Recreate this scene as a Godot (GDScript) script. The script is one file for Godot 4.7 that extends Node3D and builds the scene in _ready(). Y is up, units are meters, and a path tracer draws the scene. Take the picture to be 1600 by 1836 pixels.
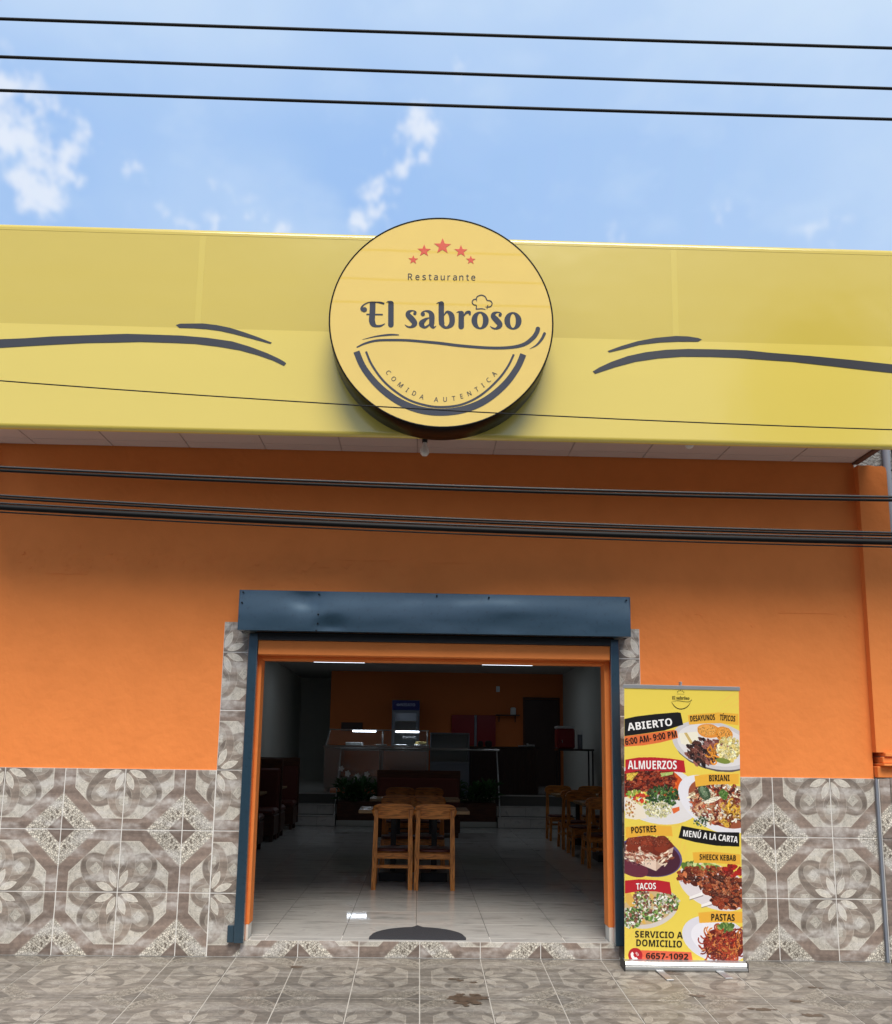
extends Node3D

const T := 0.4486          # pitch of the patterned facade tiles
const GX := -2.774         # x of one tile joint (odd column)
const FY := 0.119          # height of the restaurant floor
const PY := 0.69           # height of the raised platform
const ZB := -15.5          # back wall
const SL := 0.06           # fall of the pavement towards the street
var M := {}
var rng := RandomNumberGenerator.new()
var taken := {}
var tile_cache := {}

# ------------------------------------------------------------------ helpers
func srgb(r, g, b) -> Color:
	return Color(r / 255.0, g / 255.0, b / 255.0)

func mat(key: String, c: Color, rough := 0.6, metal := 0.0) -> StandardMaterial3D:
	var m := StandardMaterial3D.new()
	m.resource_name = key
	m.albedo_color = c
	m.roughness = rough
	m.metallic = metal
	M[key] = m
	return m

func noise_tex(freq: float, oct: int, sd: int, ramp := [], normal := false, strength := 4.0, size := 512, kind := FastNoiseLite.TYPE_SIMPLEX_SMOOTH, ridged := false) -> NoiseTexture2D:
	var n := FastNoiseLite.new()
	n.noise_type = kind
	n.frequency = freq
	n.fractal_octaves = oct
	n.seed = sd
	if ridged:
		n.fractal_type = FastNoiseLite.FRACTAL_RIDGED
	var t := NoiseTexture2D.new()
	t.width = size
	t.height = size
	t.seamless = true
	t.noise = n
	if normal:
		t.as_normal_map = true
		t.bump_strength = strength
	if ramp.size() > 0:
		var g := Gradient.new()
		var off := PackedFloat32Array()
		var col := PackedColorArray()
		for e in ramp:
			off.append(e[0])
			col.append(e[1])
		g.offsets = off
		g.colors = col
		t.color_ramp = g
	return t

func tri(m: StandardMaterial3D, sc, world := true):
	m.uv1_triplanar = true
	m.uv1_world_triplanar = world
	m.uv1_scale = sc if sc is Vector3 else Vector3(sc, sc, sc)

func bump(m: StandardMaterial3D, t: Texture2D, k: float):
	m.normal_enabled = true
	m.normal_texture = t
	m.normal_scale = k

func st(smooth := false) -> SurfaceTool:
	var s := SurfaceTool.new()
	s.begin(Mesh.PRIMITIVE_TRIANGLES)
	s.set_smooth_group(0 if smooth else -1)
	return s

func tr3(s: SurfaceTool, a: Vector3, b: Vector3, c: Vector3, out: Vector3):
	if (b - a).cross(c - a).dot(out) > 0.0:
		s.add_vertex(a); s.add_vertex(c); s.add_vertex(b)
	else:
		s.add_vertex(a); s.add_vertex(b); s.add_vertex(c)

func qo(s: SurfaceTool, a: Vector3, b: Vector3, c: Vector3, d: Vector3, out: Vector3):
	tr3(s, a, b, c, out)
	tr3(s, a, c, d, out)

func bx(s: SurfaceTool, c: Vector3, size: Vector3, b := 0.0, xf := Transform3D.IDENTITY):
	var h := size / 2.0
	b = minf(b, minf(h.x, minf(h.y, h.z)) * 0.9)
	var ax := [Vector3(1, 0, 0), Vector3(0, 1, 0), Vector3(0, 0, 1)]
	var p := {}
	for sx in [-1, 1]:
		for sy in [-1, 1]:
			for sz in [-1, 1]:
				for k in 3:
					var q := Vector3(sx * (h.x - b), sy * (h.y - b), sz * (h.z - b))
					q[k] = [sx, sy, sz][k] * h[k]
					p[[sx, sy, sz, k]] = xf * (c + q)
	for k in 3:
		var l := (k + 1) % 3
		var m := (k + 2) % 3
		for sg in [-1, 1]:
			var cs := []
			for e in [[-1, -1], [1, -1], [1, 1], [-1, 1]]:
				var key := [0, 0, 0]
				key[k] = sg; key[l] = e[0]; key[m] = e[1]
				cs.append(p[[key[0], key[1], key[2], k]])
			qo(s, cs[0], cs[1], cs[2], cs[3], xf.basis * (ax[k] * sg))
	if b > 0.0:
		for k in 3:
			var l := (k + 1) % 3
			var m := (k + 2) % 3
			for sk in [-1, 1]:
				for sl in [-1, 1]:
					var a := [0, 0, 0]
					a[k] = sk; a[l] = sl; a[m] = -1
					var e := a.duplicate()
					e[m] = 1
					qo(s, p[[a[0], a[1], a[2], k]], p[[e[0], e[1], e[2], k]], p[[e[0], e[1], e[2], l]], p[[a[0], a[1], a[2], l]], xf.basis * (ax[k] * sk + ax[l] * sl))
		for sx in [-1, 1]:
			for sy in [-1, 1]:
				for sz in [-1, 1]:
					tr3(s, p[[sx, sy, sz, 0]], p[[sx, sy, sz, 1]], p[[sx, sy, sz, 2]], xf.basis * Vector3(sx, sy, sz))

func box2(s: SurfaceTool, a: Vector3, b: Vector3, bev := 0.0):
	bx(s, (a + b) / 2.0, (b - a).abs(), bev)

func tube(s: SurfaceTool, pts: Array, r, n := 10, caps := true):
	var rings := []
	for j in pts.size():
		var d: Vector3
		if j == 0:
			d = pts[1] - pts[0]
		elif j == pts.size() - 1:
			d = pts[j] - pts[j - 1]
		else:
			d = (pts[j + 1] - pts[j]).normalized() + (pts[j] - pts[j - 1]).normalized()
		d = d.normalized()
		var u := d.cross(Vector3(0, 1, 0) if absf(d.y) < 0.9 else Vector3(1, 0, 0)).normalized()
		var v := d.cross(u)
		var rr: float = r[j] if r is Array else r
		var ring := []
		for i in n:
			var a := TAU * i / n
			ring.append(pts[j] + (u * cos(a) + v * sin(a)) * rr)
		rings.append(ring)
	s.set_smooth_group(0)
	for j in pts.size() - 1:
		for i in n:
			var k := (i + 1) % n
			qo(s, rings[j][i], rings[j][k], rings[j + 1][k], rings[j + 1][i], (rings[j][i] + rings[j][k]) / 2.0 - pts[j])
	s.set_smooth_group(-1)
	if caps:
		for e in [0, pts.size() - 1]:
			var out: Vector3 = (pts[0] - pts[1]) if e == 0 else (pts[e] - pts[e - 1])
			for i in n:
				tr3(s, pts[e], rings[e][i], rings[e][(i + 1) % n], out)

func lathe(s: SurfaceTool, prof: Array, n := 24, xf := Transform3D.IDENTITY):
	s.set_smooth_group(0)
	for j in prof.size() - 1:
		for i in n:
			var a := TAU * i / n
			var b := TAU * (i + 1) / n
			var p0 := Vector3(prof[j].x * cos(a), prof[j].y, prof[j].x * sin(a))
			var p1 := Vector3(prof[j].x * cos(b), prof[j].y, prof[j].x * sin(b))
			var p2 := Vector3(prof[j + 1].x * cos(b), prof[j + 1].y, prof[j + 1].x * sin(b))
			var p3 := Vector3(prof[j + 1].x * cos(a), prof[j + 1].y, prof[j + 1].x * sin(a))
			var dr: Vector2 = prof[j + 1] - prof[j]
			var mid := (a + b) / 2.0
			var out := Vector3(cos(mid) * dr.y, -dr.x, sin(mid) * dr.y)
			if prof[j].x > 1e-5:
				tr3(s, xf * p0, xf * p1, xf * p2, xf.basis * out)
			if prof[j + 1].x > 1e-5:
				tr3(s, xf * p0, xf * p2, xf * p3, xf.basis * out)
	s.set_smooth_group(-1)

func prism(s: SurfaceTool, poly: PackedVector2Array, z0: float, z1: float, xf := Transform3D.IDENTITY):
	var idx := Geometry2D.triangulate_polygon(poly)
	for i in range(0, idx.size(), 3):
		var a := poly[idx[i]]
		var b := poly[idx[i + 1]]
		var c := poly[idx[i + 2]]
		tr3(s, xf * Vector3(a.x, a.y, z1), xf * Vector3(b.x, b.y, z1), xf * Vector3(c.x, c.y, z1), xf.basis.z)
		tr3(s, xf * Vector3(a.x, a.y, z0), xf * Vector3(b.x, b.y, z0), xf * Vector3(c.x, c.y, z0), -xf.basis.z)
	var cw := Geometry2D.is_polygon_clockwise(poly)
	for i in poly.size():
		var a := poly[i]
		var b := poly[(i + 1) % poly.size()]
		var d := (b - a)
		var o := Vector2(d.y, -d.x) * (-1.0 if cw else 1.0)
		qo(s, xf * Vector3(a.x, a.y, z0), xf * Vector3(b.x, b.y, z0), xf * Vector3(b.x, b.y, z1), xf * Vector3(a.x, a.y, z1), xf.basis * Vector3(o.x, o.y, 0))

func part(parent: Node, called: String, s: SurfaceTool, m: Material) -> MeshInstance3D:
	s.generate_normals()
	var o := MeshInstance3D.new()
	o.name = called
	o.mesh = s.commit()
	o.material_override = null
	o.mesh.surface_set_material(0, m)
	parent.add_child(o, true)
	return o

func numbered(called: String) -> String:
	if not taken.has(called):
		taken[called] = 0
		return called
	taken[called] += 1
	return "%s_%03d" % [called, taken[called]]

func meta(o: Node, label: String, category: String, group := ""):
	o.set_meta("label", label)
	o.set_meta("category", category)
	if group != "":
		o.set_meta("group", group)

func thing(called: String, label: String, category: String, at := Vector3.ZERO, turn := 0.0, group := "") -> Node3D:
	var o := Node3D.new()
	o.name = numbered(called)
	add_child(o)
	o.position = at
	o.rotation.y = turn
	meta(o, label, category, group)
	return o

func copy(src: Node3D, at: Vector3, turn: float, label: String, group := "") -> Node3D:
	var o: Node3D = src.duplicate()
	o.name = numbered(String(src.name).rstrip("_0123456789"))
	add_child(o)
	o.position = at
	o.rotation.y = turn
	o.set_meta("label", label)
	if group != "":
		o.set_meta("group", group)
	return o

func structure(called: String, s: SurfaceTool, m: Material) -> MeshInstance3D:
	var o := part(self, called, s, m)
	o.set_meta("kind", "structure")
	return o

func font(bold := false, serif := false) -> SystemFont:
	var f := SystemFont.new()
	f.font_names = PackedStringArray(["Droid Serif" if serif else "Droid Sans"])
	f.font_weight = 700 if bold else 400
	return f

# centre x and baseline y in the parent's own plane
func text(parent: Node, called: String, t: String, f: Font, cap: float, at: Vector3, m: Material, width := 0.0, turn := 0.0) -> MeshInstance3D:
	var tm := TextMesh.new()
	tm.text = t
	tm.font = f
	tm.font_size = 64
	tm.pixel_size = cap / (64.0 * 0.714)
	tm.depth = 0.0012
	tm.curve_step = 1.0
	var bb := tm.get_aabb()
	var xs := 1.0
	if width > 0.0:
		xs = width / bb.size.x
	var o := MeshInstance3D.new()
	o.name = called
	o.mesh = tm
	tm.material = m
	var b := Basis(Vector3(0, 0, 1), turn) * Basis.from_scale(Vector3(xs, 1, 1))
	o.transform = Transform3D(b, at - b * Vector3(bb.get_center().x, bb.position.y, 0))
	parent.add_child(o, true)
	return o

func crom(pts: Array, sub := 6) -> Array:
	var out := []
	for i in pts.size() - 1:
		var p0: Vector3 = pts[maxi(i - 1, 0)]
		var p1: Vector3 = pts[i]
		var p2: Vector3 = pts[i + 1]
		var p3: Vector3 = pts[mini(i + 2, pts.size() - 1)]
		for k in sub:
			out.append(p1.cubic_interpolate(p2, p0, p3, float(k) / sub))
	out.append(pts[-1])
	return out

# a flat brush stroke: points (x, y, width) in metres, drawn as a raised film from z0 to z1
func stroke(s: SurfaceTool, pts: Array, z1: float, round_a := false, round_b := false, sub := 6):
	var p := crom(pts, sub)
	var l := []
	var r := []
	for i in p.size():
		var a: Vector3 = p[maxi(i - 1, 0)]
		var b: Vector3 = p[mini(i + 1, p.size() - 1)]
		var d := Vector2(b.x - a.x, b.y - a.y).normalized()
		var n := Vector2(-d.y, d.x) * maxf(p[i].z, 0.0005) / 2.0
		l.append(Vector3(p[i].x + n.x, p[i].y + n.y, z1))
		r.append(Vector3(p[i].x - n.x, p[i].y - n.y, z1))
	for i in p.size() - 1:
		qo(s, l[i], r[i], r[i + 1], l[i + 1], Vector3(0, 0, 1))
	for e in [[round_a, 0], [round_b, p.size() - 1]]:
		if e[0]:
			disc(s, Vector2(p[e[1]].x, p[e[1]].y), p[e[1]].z / 2.0, z1 - 0.0004)

func disc(s: SurfaceTool, c: Vector2, r: float, z: float, n := 20):
	for i in n:
		var a := TAU * i / n
		var b := TAU * (i + 1) / n
		tr3(s, Vector3(c.x, c.y, z), Vector3(c.x + r * cos(a), c.y + r * sin(a), z), Vector3(c.x + r * cos(b), c.y + r * sin(b), z), Vector3(0, 0, 1))

func ring(s: SurfaceTool, c: Vector2, ro: Vector2, ri: Vector2, z: float, n := 40):
	for i in n:
		var a := TAU * i / n
		var b := TAU * (i + 1) / n
		qo(s, Vector3(c.x + ro.x * cos(a), c.y + ro.y * sin(a), z), Vector3(c.x + ro.x * cos(b), c.y + ro.y * sin(b), z), Vector3(c.x + ri.x * cos(b), c.y + ri.y * sin(b), z), Vector3(c.x + ri.x * cos(a), c.y + ri.y * sin(a), z), Vector3(0, 0, 1))

func noise_bytes(n: int, freq: float, oct: int, sd: int, kind := FastNoiseLite.TYPE_SIMPLEX_SMOOTH, stretch := 1, cell_ret := -1, ridged := false) -> PackedByteArray:
	var f := FastNoiseLite.new()
	f.noise_type = kind
	f.frequency = freq
	f.fractal_octaves = oct
	f.seed = sd
	if ridged:
		f.fractal_type = FastNoiseLite.FRACTAL_RIDGED
	if kind == FastNoiseLite.TYPE_CELLULAR:
		f.fractal_type = FastNoiseLite.FRACTAL_NONE
		f.cellular_return_type = cell_ret
	var im := f.get_image(maxi(n / stretch, 4), n, false, false, true)
	im.convert(Image.FORMAT_L8)
	if stretch > 1:
		im.resize(n, n, Image.INTERPOLATE_CUBIC)
	return im.get_data()

# ------------------------------------------------------------------ sky
func smooth(a: float, b: float, x: float) -> float:
	return smoothstep(a, b, x)

func make_sky() -> ImageTexture:
	var w := 2048
	var h := 1024
	var n1 := FastNoiseLite.new()      # thin veil
	n1.frequency = 0.55
	n1.fractal_octaves = 5
	n1.seed = 11
	var n2 := FastNoiseLite.new()      # torn edges of the small clouds
	n2.frequency = 5.5
	n2.fractal_octaves = 6
	n2.fractal_gain = 0.58
	n2.seed = 5
	var puffs := [
		[Vector3(-0.3659, 0.5142, -0.7757), 0.020, 0.95], [Vector3(-0.0112, 0.5980, -0.8014), 0.024, 0.62], [Vector3(-0.0384, 0.5659, -0.8235), 0.013, 0.6],
		[Vector3(-0.0523, 0.5397, -0.8402), 0.022, 0.55], [Vector3(-0.1712, 0.5210, -0.8362), 0.018, 0.6], [Vector3(-0.2880, 0.5404, -0.7906), 0.018, 0.55],
		[Vector3(-0.3593, 0.5536, -0.7513), 0.032, 0.62], [Vector3(-0.385, 0.5532, -0.7423), 0.022, 0.6], [Vector3(-0.2037, 0.5112, -0.8350), 0.013, 0.55],
		[Vector3(-0.2038, 0.5432, -0.8145), 0.011, 0.45], [Vector3(0.0252, 0.6407, -0.7674), 0.014, 0.4], [Vector3(-0.37, 0.59, -0.72), 0.016, 0.5],
		[Vector3(-0.3468, 0.5400, -0.7669), 0.018, 0.55], [Vector3(-0.3322, 0.5201, -0.7869), 0.012, 0.40], [Vector3(-0.3758, 0.5309, -0.7596), 0.016, 0.60], [Vector3(-0.3628, 0.4909, -0.7921), 0.014, 0.45], [Vector3(-0.3130, 0.5591, -0.7678), 0.014, 0.35], [Vector3(-0.2550, 0.5101, -0.8215), 0.016, 0.35], [Vector3(-0.2301, 0.5044, -0.8322), 0.014, 0.40], [Vector3(-0.1500, 0.5131, -0.8451), 0.012, 0.40], [Vector3(-0.1165, 0.5296, -0.8402), 0.010, 0.30], [Vector3(-0.0193, 0.5911, -0.8064), 0.014, 0.50], [Vector3(-0.0356, 0.5564, -0.8301), 0.010, 0.45], [Vector3(-0.0664, 0.5275, -0.8470), 0.012, 0.45], [Vector3(-0.3774, 0.5560, -0.7406), 0.018, 0.55], [Vector3(-0.2839, 0.4922, -0.8229), 0.018, 0.35], [Vector3(0.3792, 0.4903, -0.7847), 0.030, 0.35], [Vector3(0.2910, 0.5132, -0.8074), 0.030, 0.30], [Vector3(0.1872, 0.5155, -0.8362), 0.020, 0.30]]
	var data := PackedByteArray()
	data.resize(w * h * 3)
	var deep := Vector3(0.35, 0.545, 0.885)
	var veilc := Vector3(0.70, 0.83, 0.97)
	var white := Vector3(0.97, 0.98, 1.0)
	var lut := PackedByteArray()
	lut.resize(1025)
	for i in 1025:
		lut[i] = int(clampf(Color(i / 1024.0, 0, 0).linear_to_srgb().r * 255.0 + 0.5, 0, 255))
	for y in h:
		var el := (0.5 - (y + 0.5) / h) * PI
		var sy := sin(el)
		var cy := cos(el)
		for x in w:
			var o := (y * w + x) * 3
			if el < -0.02:
				data[o] = 150; data[o + 1] = 145; data[o + 2] = 138
				continue
			var az := ((x + 0.5) / w) * TAU
			var d := Vector3(sin(az) * cy, sy, -cos(az) * cy)
			var k := 1.0 / (maxf(sy, 0.0) + 0.25)
			var v := n1.get_noise_3d(d.x * k * 2.0, d.z * k * 2.0, sy) * 0.5 + 0.5
			var veil := clampf((v - 0.34) * 1.5 + smooth(0.52, 0.70, sy) * 0.42 + smooth(0.35, 0.0, sy) * 0.5 - 0.1, 0.0, 1.0)
			veil = clampf(veil + clampf(d.x + 0.05, 0.0, 0.5) * 0.6 * smooth(0.0, -0.3, d.z), 0.0, 1.0)
			if sy > 0.3:
				veil = clampf(veil + maxf(n2.get_noise_3d(d.x * 1.6, sy * 3.2, d.z * 1.6), 0.0) * 0.32 * (1.0 - veil), 0.0, 1.0)
			var c := deep.lerp(veilc, veil)
			var p := 0.0
			if d.z < -0.3 and sy > 0.4 and sy < 0.75:
				for e in puffs:
					var q: float = d.distance_squared_to(e[0]) / (e[1] * e[1])
					if q < 6.0:
						p += e[2] * exp(-q * 0.7)
			var far := smooth(-0.45, -0.1, d.z) * 0.75
			if p > 0.02 or far > 0.0:
				var tn := n2.get_noise_3d(d.x * 6.0, d.y * 6.0, d.z * 6.0)
				var cl := 0.0
				if p > 0.02:
					p = minf(p, 0.78)
					cl = smooth(0.2, 1.05, p * 0.85 + tn * 1.25 * minf(1.0, p * 2.0)) * 0.7
				cl = maxf(cl, far * smooth(-0.12, 0.35, tn * 0.7 + v - 0.42))
				c = c.lerp(white, clampf(cl, 0.0, 1.0) * 0.9)
			data[o] = lut[int(clampf(c.x, 0, 1) * 1024)]
			data[o + 1] = lut[int(clampf(c.y, 0, 1) * 1024)]
			data[o + 2] = lut[int(clampf(c.z, 0, 1) * 1024)]
	return ImageTexture.create_from_image(Image.create_from_data(w, h, false, Image.FORMAT_RGB8, data))

# ------------------------------------------------------------------ patterned tile: flower at one corner, pebble diamond at the opposite one
func tile_textures(kind: String, count: int, pal: Array, haze: float) -> Array:
	var n := 320
	var grain := noise_bytes(n, 0.02, 4, 3, FastNoiseLite.TYPE_SIMPLEX_SMOOTH, 14)
	var fine := noise_bytes(n, 0.09, 4, 9)
	var cell := noise_bytes(n, 0.085, 1, 21, FastNoiseLite.TYPE_CELLULAR, 1, FastNoiseLite.RETURN_DISTANCE2_SUB)
	var cellv := noise_bytes(n, 0.085, 1, 21, FastNoiseLite.TYPE_CELLULAR, 1, FastNoiseLite.RETURN_CELL_VALUE)
	var scrib := noise_bytes(n, 0.045, 2, 33)
	var brown: Vector3 = pal[0]
	var loopc: Vector3 = pal[1]
	var cream: Vector3 = pal[2]
	var peb: Vector3 = pal[3]
	var dark: Vector3 = pal[4]
	var base := PackedFloat32Array()
	base.resize(n * n * 3)
	var axes := []
	for k in range(-1, 4):
		axes.append(Vector2(cos(k * PI / 4), sin(k * PI / 4)))
	for py in n:
		var y := (py + 0.5) / n
		for px in n:
			var x := (px + 0.5) / n
			var i := py * n + px
			var g := (grain[i] - 128) / 128.0
			var f := (fine[i] - 128) / 128.0
			var v := x + y
			var c: Vector3
			if v > 1.41:
				var d := 2.0 - v
				if d < 0.24:
					c = brown * (0.88 + 0.10 * g)
				else:
					var edge := cell[i]
					if edge > 30:
						c = peb * (0.82 + 0.28 * cellv[i] / 255.0)
					else:
						c = dark * (0.95 + 0.15 * f)
				if absf(d - 0.24) < 0.008:
					c = c.lerp(cream, 0.5)
			elif v > 1.14 or x > 0.82 or y > 0.82:
				c = brown * (1.0 + 0.13 * g + 0.05 * f)
				if absf(v - 1.41) < 0.014:
					c = c.lerp(cream, 0.35)
			else:
				c = cream * (1.0 + 0.03 * f)
				var sc := absf(scrib[i] - 128.0)
				if sc < 7.0:
					c = c * 0.78
				var e_edge := minf(1.14 - v, minf(0.82 - x, 0.82 - y))
				if e_edge < 0.012:
					c = cream * 1.06
				var hit := false
				for a in 5:
					var s: float = x * axes[a].x + y * axes[a].y
					if s < 0.0:
						continue
					var t: float = -x * axes[a].y + y * axes[a].x
					var eo := (s - 0.42) * (s - 0.42) / 0.152 + t * t / 0.076
					if eo < 1.0:
						var ei := (s - 0.50) * (s - 0.50) / 0.046 + t * t / 0.0165
						if ei > 1.0:
							c = loopc * (1.0 + 0.14 * g + 0.05 * f) * (0.93 if a % 2 == 0 else 1.06)
							if eo > 0.93 or ei < 1.16:
								c = c.lerp(cream, 0.5)
							hit = true
						elif not hit:
							c = loopc.lerp(cream, 0.38) * (1.0 + 0.10 * g)
							if absf(s - 0.53) < 0.075 and absf(t) < 0.075:
								c = cream * (0.96 if sc > 9.0 else 0.66)
				var r := sqrt(x * x + y * y)
				for a in 2:
					var an := PI / 8 + a * PI / 4
					var ps := (x * cos(an) + y * sin(an) - 0.23) / 0.155
					var pt := absf(-x * sin(an) + y * cos(an)) / 0.058
					if absf(ps) < 1.0 and pt < 1.0 - ps * ps:
						c = cream * (1.04 if sc > 6.0 else 0.84)
						if pt > 0.8 - ps * ps:
							c = cream * 1.1
				if r < 0.075:
					c = loopc * 0.86
			base[i * 3] = c.x
			base[i * 3 + 1] = c.y
			base[i * 3 + 2] = c.z
	var mats := []
	for k in count:
		var hz := noise_bytes(n, 0.009, 4, 50 + k, FastNoiseLite.TYPE_SIMPLEX_SMOOTH, 3)
		var dt := noise_bytes(n, 0.03, 5, 80 + k)
		var data := PackedByteArray()
		data.resize(n * n * 3)
		for i in n * n:
			var a := clampf((hz[i] - 118.0) / 110.0, 0.0, 1.0) * haze * (0.55 + dt[i] / 280.0)
			var w: float = [0.97, 0.925, 0.995, 0.95][k % 4] + (dt[i] - 128.0) / 1500.0
			for j in 3:
				data[i * 3 + j] = int(clampf((base[i * 3 + j] * w) * (1.0 - a) + a * (208.0 - j * 2.0), 0, 255))
		var m := mat("%s_tile_%d" % [kind, k], Color.WHITE, 0.42)
		m.albedo_texture = ImageTexture.create_from_image(Image.create_from_data(n, n, false, Image.FORMAT_RGB8, data))
		m.texture_repeat = false
		mats.append(m)
	return mats

func tile_mesh(w: float, h: float, u0: float, u1: float, v0: float, v1: float, m: Material) -> ArrayMesh:
	var key := "%.4f %.4f %.3f %.3f %.3f %.3f %s" % [w, h, u0, u1, v0, v1, m.resource_name]
	if tile_cache.has(key):
		return tile_cache[key]
	var s := st()
	var b := 0.0015
	var th := 0.010
	var xs := [-w / 2, -w / 2 + b, w / 2 - b, w / 2]
	var ys := [-h / 2, -h / 2 + b, h / 2 - b, h / 2]
	var pt := func(i: int, j: int, z: float):
		var x: float = xs[i]
		var y: float = ys[j]
		s.set_uv(Vector2(lerpf(u0, u1, x / w + 0.5), lerpf(v0, v1, y / h + 0.5)))
		s.add_vertex(Vector3(x, y, z))
	var quad := func(a: Array, bb: Array, c: Array, d: Array):   # counter-clockwise from outside
		for e in [a, c, bb, a, d, c]:
			pt.call(e[0], e[1], e[2])
	quad.call([1, 1, 0.0], [2, 1, 0.0], [2, 2, 0.0], [1, 2, 0.0])
	quad.call([0, 0, -b], [3, 0, -b], [2, 1, 0.0], [1, 1, 0.0])
	quad.call([3, 0, -b], [3, 3, -b], [2, 2, 0.0], [2, 1, 0.0])
	quad.call([3, 3, -b], [0, 3, -b], [1, 2, 0.0], [2, 2, 0.0])
	quad.call([0, 3, -b], [0, 0, -b], [1, 1, 0.0], [1, 2, 0.0])
	quad.call([0, 0, -th], [3, 0, -th], [3, 0, -b], [0, 0, -b])
	quad.call([3, 0, -th], [3, 3, -th], [3, 3, -b], [3, 0, -b])
	quad.call([3, 3, -th], [0, 3, -th], [0, 3, -b], [3, 3, -b])
	quad.call([0, 3, -th], [0, 0, -th], [0, 0, -b], [0, 3, -b])
	s.generate_normals()
	var me := s.commit()
	me.surface_set_material(0, m)
	tile_cache[key] = me
	return me

# lays whole and cut tiles over the rectangle x0..x1, y0..y1 of a plane; gx, gy: a joint; flowers stand at even columns and odd rows
func lay_tiles(parent: Node3D, xf: Transform3D, x0: float, x1: float, y0: float, y1: float, gx: float, gcol: int, gy: float, mats: Array, gap: float, pick := -1):
	var c0 := int(floor((x0 - gx) / T + 0.001)) + gcol
	var c1 := int(ceil((x1 - gx) / T - 0.001)) + gcol
	var r0 := int(floor((y0 - gy) / T + 0.001))
	var r1 := int(ceil((y1 - gy) / T - 0.001))
	for r in range(r0, r1):
		for c in range(c0, c1):
			var xa := gx + (c - gcol) * T
			var ya := gy + r * T
			var a := maxf(xa + gap / 2, x0)
			var b := minf(xa + T - gap / 2, x1)
			var d := maxf(ya + gap / 2, y0)
			var e := minf(ya + T - gap / 2, y1)
			if b - a < 0.012 or e - d < 0.012:
				continue
			var ua := (a - xa) / T
			var ub := (b - xa) / T
			if posmod(c, 2) == 1:
				ua = 1.0 - ua
				ub = 1.0 - ub
			var va := (d - ya) / T
			var vb := (e - ya) / T
			if posmod(r, 2) == 0:
				va = 1.0 - va
				vb = 1.0 - vb
			var m: Material = mats[rng.randi() % mats.size()] if pick < 0 else mats[pick]
			var o := MeshInstance3D.new()
			o.name = "tile"
			o.mesh = tile_mesh(b - a, e - d, ua, ub, va, vb, m)
			o.transform = xf * Transform3D(Basis(Vector3(1, 0, 0), rng.randf_range(-0.0012, 0.0012)) * Basis(Vector3(0, 1, 0), rng.randf_range(-0.0012, 0.0012)), Vector3((a + b) / 2, (d + e) / 2, rng.randf_range(-0.0006, 0.0006)))
			parent.add_child(o, true)

# ------------------------------------------------------------------ flat print of the stand-up banner
const BW := 600
const BH := 1369
var bi: Image

func b4(x: float, y: float) -> Vector2:
	return bt(1090.0 + x / 5.926, 1200.0 + y / 5.926)

func b5(x: float, y: float) -> Vector2:
	return bt(1090.0 + x / 5.737, 1460.0 + y / 5.737)

func bt(px: float, py: float) -> Vector2:
	var t := (py - 1233.0) / 491.0
	var xl := lerpf(1119.5, 1122.0, t)
	var xr := lerpf(1325.0, 1331.0, t)
	var u := (px - xl) / (xr - xl)
	return Vector2(u * BW, (py - 1231.0 - u * 5.0) / 491.0 * BH)

func pf(pts: Array, c: Color):
	var lo := 1e9
	var hi := -1e9
	for p in pts:
		lo = minf(lo, p.y)
		hi = maxf(hi, p.y)
	for y in range(maxi(int(lo), 0), mini(int(hi) + 1, BH)):
		var xs := []
		for i in pts.size():
			var a: Vector2 = pts[i]
			var b: Vector2 = pts[(i + 1) % pts.size()]
			if (a.y <= y) != (b.y <= y):
				xs.append(a.x + (y - a.y) / (b.y - a.y) * (b.x - a.x))
		xs.sort()
		for i in range(0, xs.size() - 1, 2):
			var x0 := clampi(int(xs[i]), 0, BW)
			var x1 := clampi(int(xs[i + 1]), 0, BW)
			if x1 > x0:
				bi.fill_rect(Rect2i(x0, y, x1 - x0, 1), c)

func el(c: Vector2, r: Vector2, a: float, col: Color, n := 18, wob := 0.0):
	var pts := []
	for i in n:
		var t := TAU * i / n
		var k := 1.0 + rng.randf_range(-wob, wob)
		pts.append(c + Vector2(cos(t) * r.x * k, sin(t) * r.y * k).rotated(a))
	pf(pts, col)

func scatter(c: Vector2, r: Vector2, count: int, cols: Array, s0: float, s1: float, asp := 1.0, ang := 0.0, spread := 3.2):
	for i in count:
		var t := rng.randf() * TAU
		var q := sqrt(rng.randf())
		var p := c + Vector2(cos(t) * r.x, sin(t) * r.y) * q
		var s := rng.randf_range(s0, s1)
		var col: Color = cols[rng.randi() % cols.size()]
		col = col * rng.randf_range(0.82, 1.12)
		col.a = 1.0
		el(p, Vector2(s * asp, s), ang + rng.randf_range(-spread, spread) / 2.0, col.clamp(), 8, 0.25)

func noodles(c: Vector2, r: Vector2, count: int, cols: Array, w: float, len: float):
	for i in count:
		var t := rng.randf() * TAU
		var q := sqrt(rng.randf()) * 0.85
		var p := c + Vector2(cos(t) * r.x, sin(t) * r.y) * q
		var a := rng.randf() * TAU
		var turn := rng.randf_range(-0.35, 0.35)
		var col: Color = cols[rng.randi() % cols.size()] * rng.randf_range(0.85, 1.1)
		col.a = 1.0
		var l := []
		var rr := []
		for k in 8:
			var n := Vector2(-sin(a), cos(a)) * w / 2
			l.append(p + n)
			rr.push_front(p - n)
			p += Vector2(cos(a), sin(a)) * len / 8.0
			a += turn
			if ((p - c) / r).length() > 1.0:
				a += 0.6
		pf(l + rr, col.clamp())

func tag(pts: Array, c: Color):
	pf(pts, c)

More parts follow.
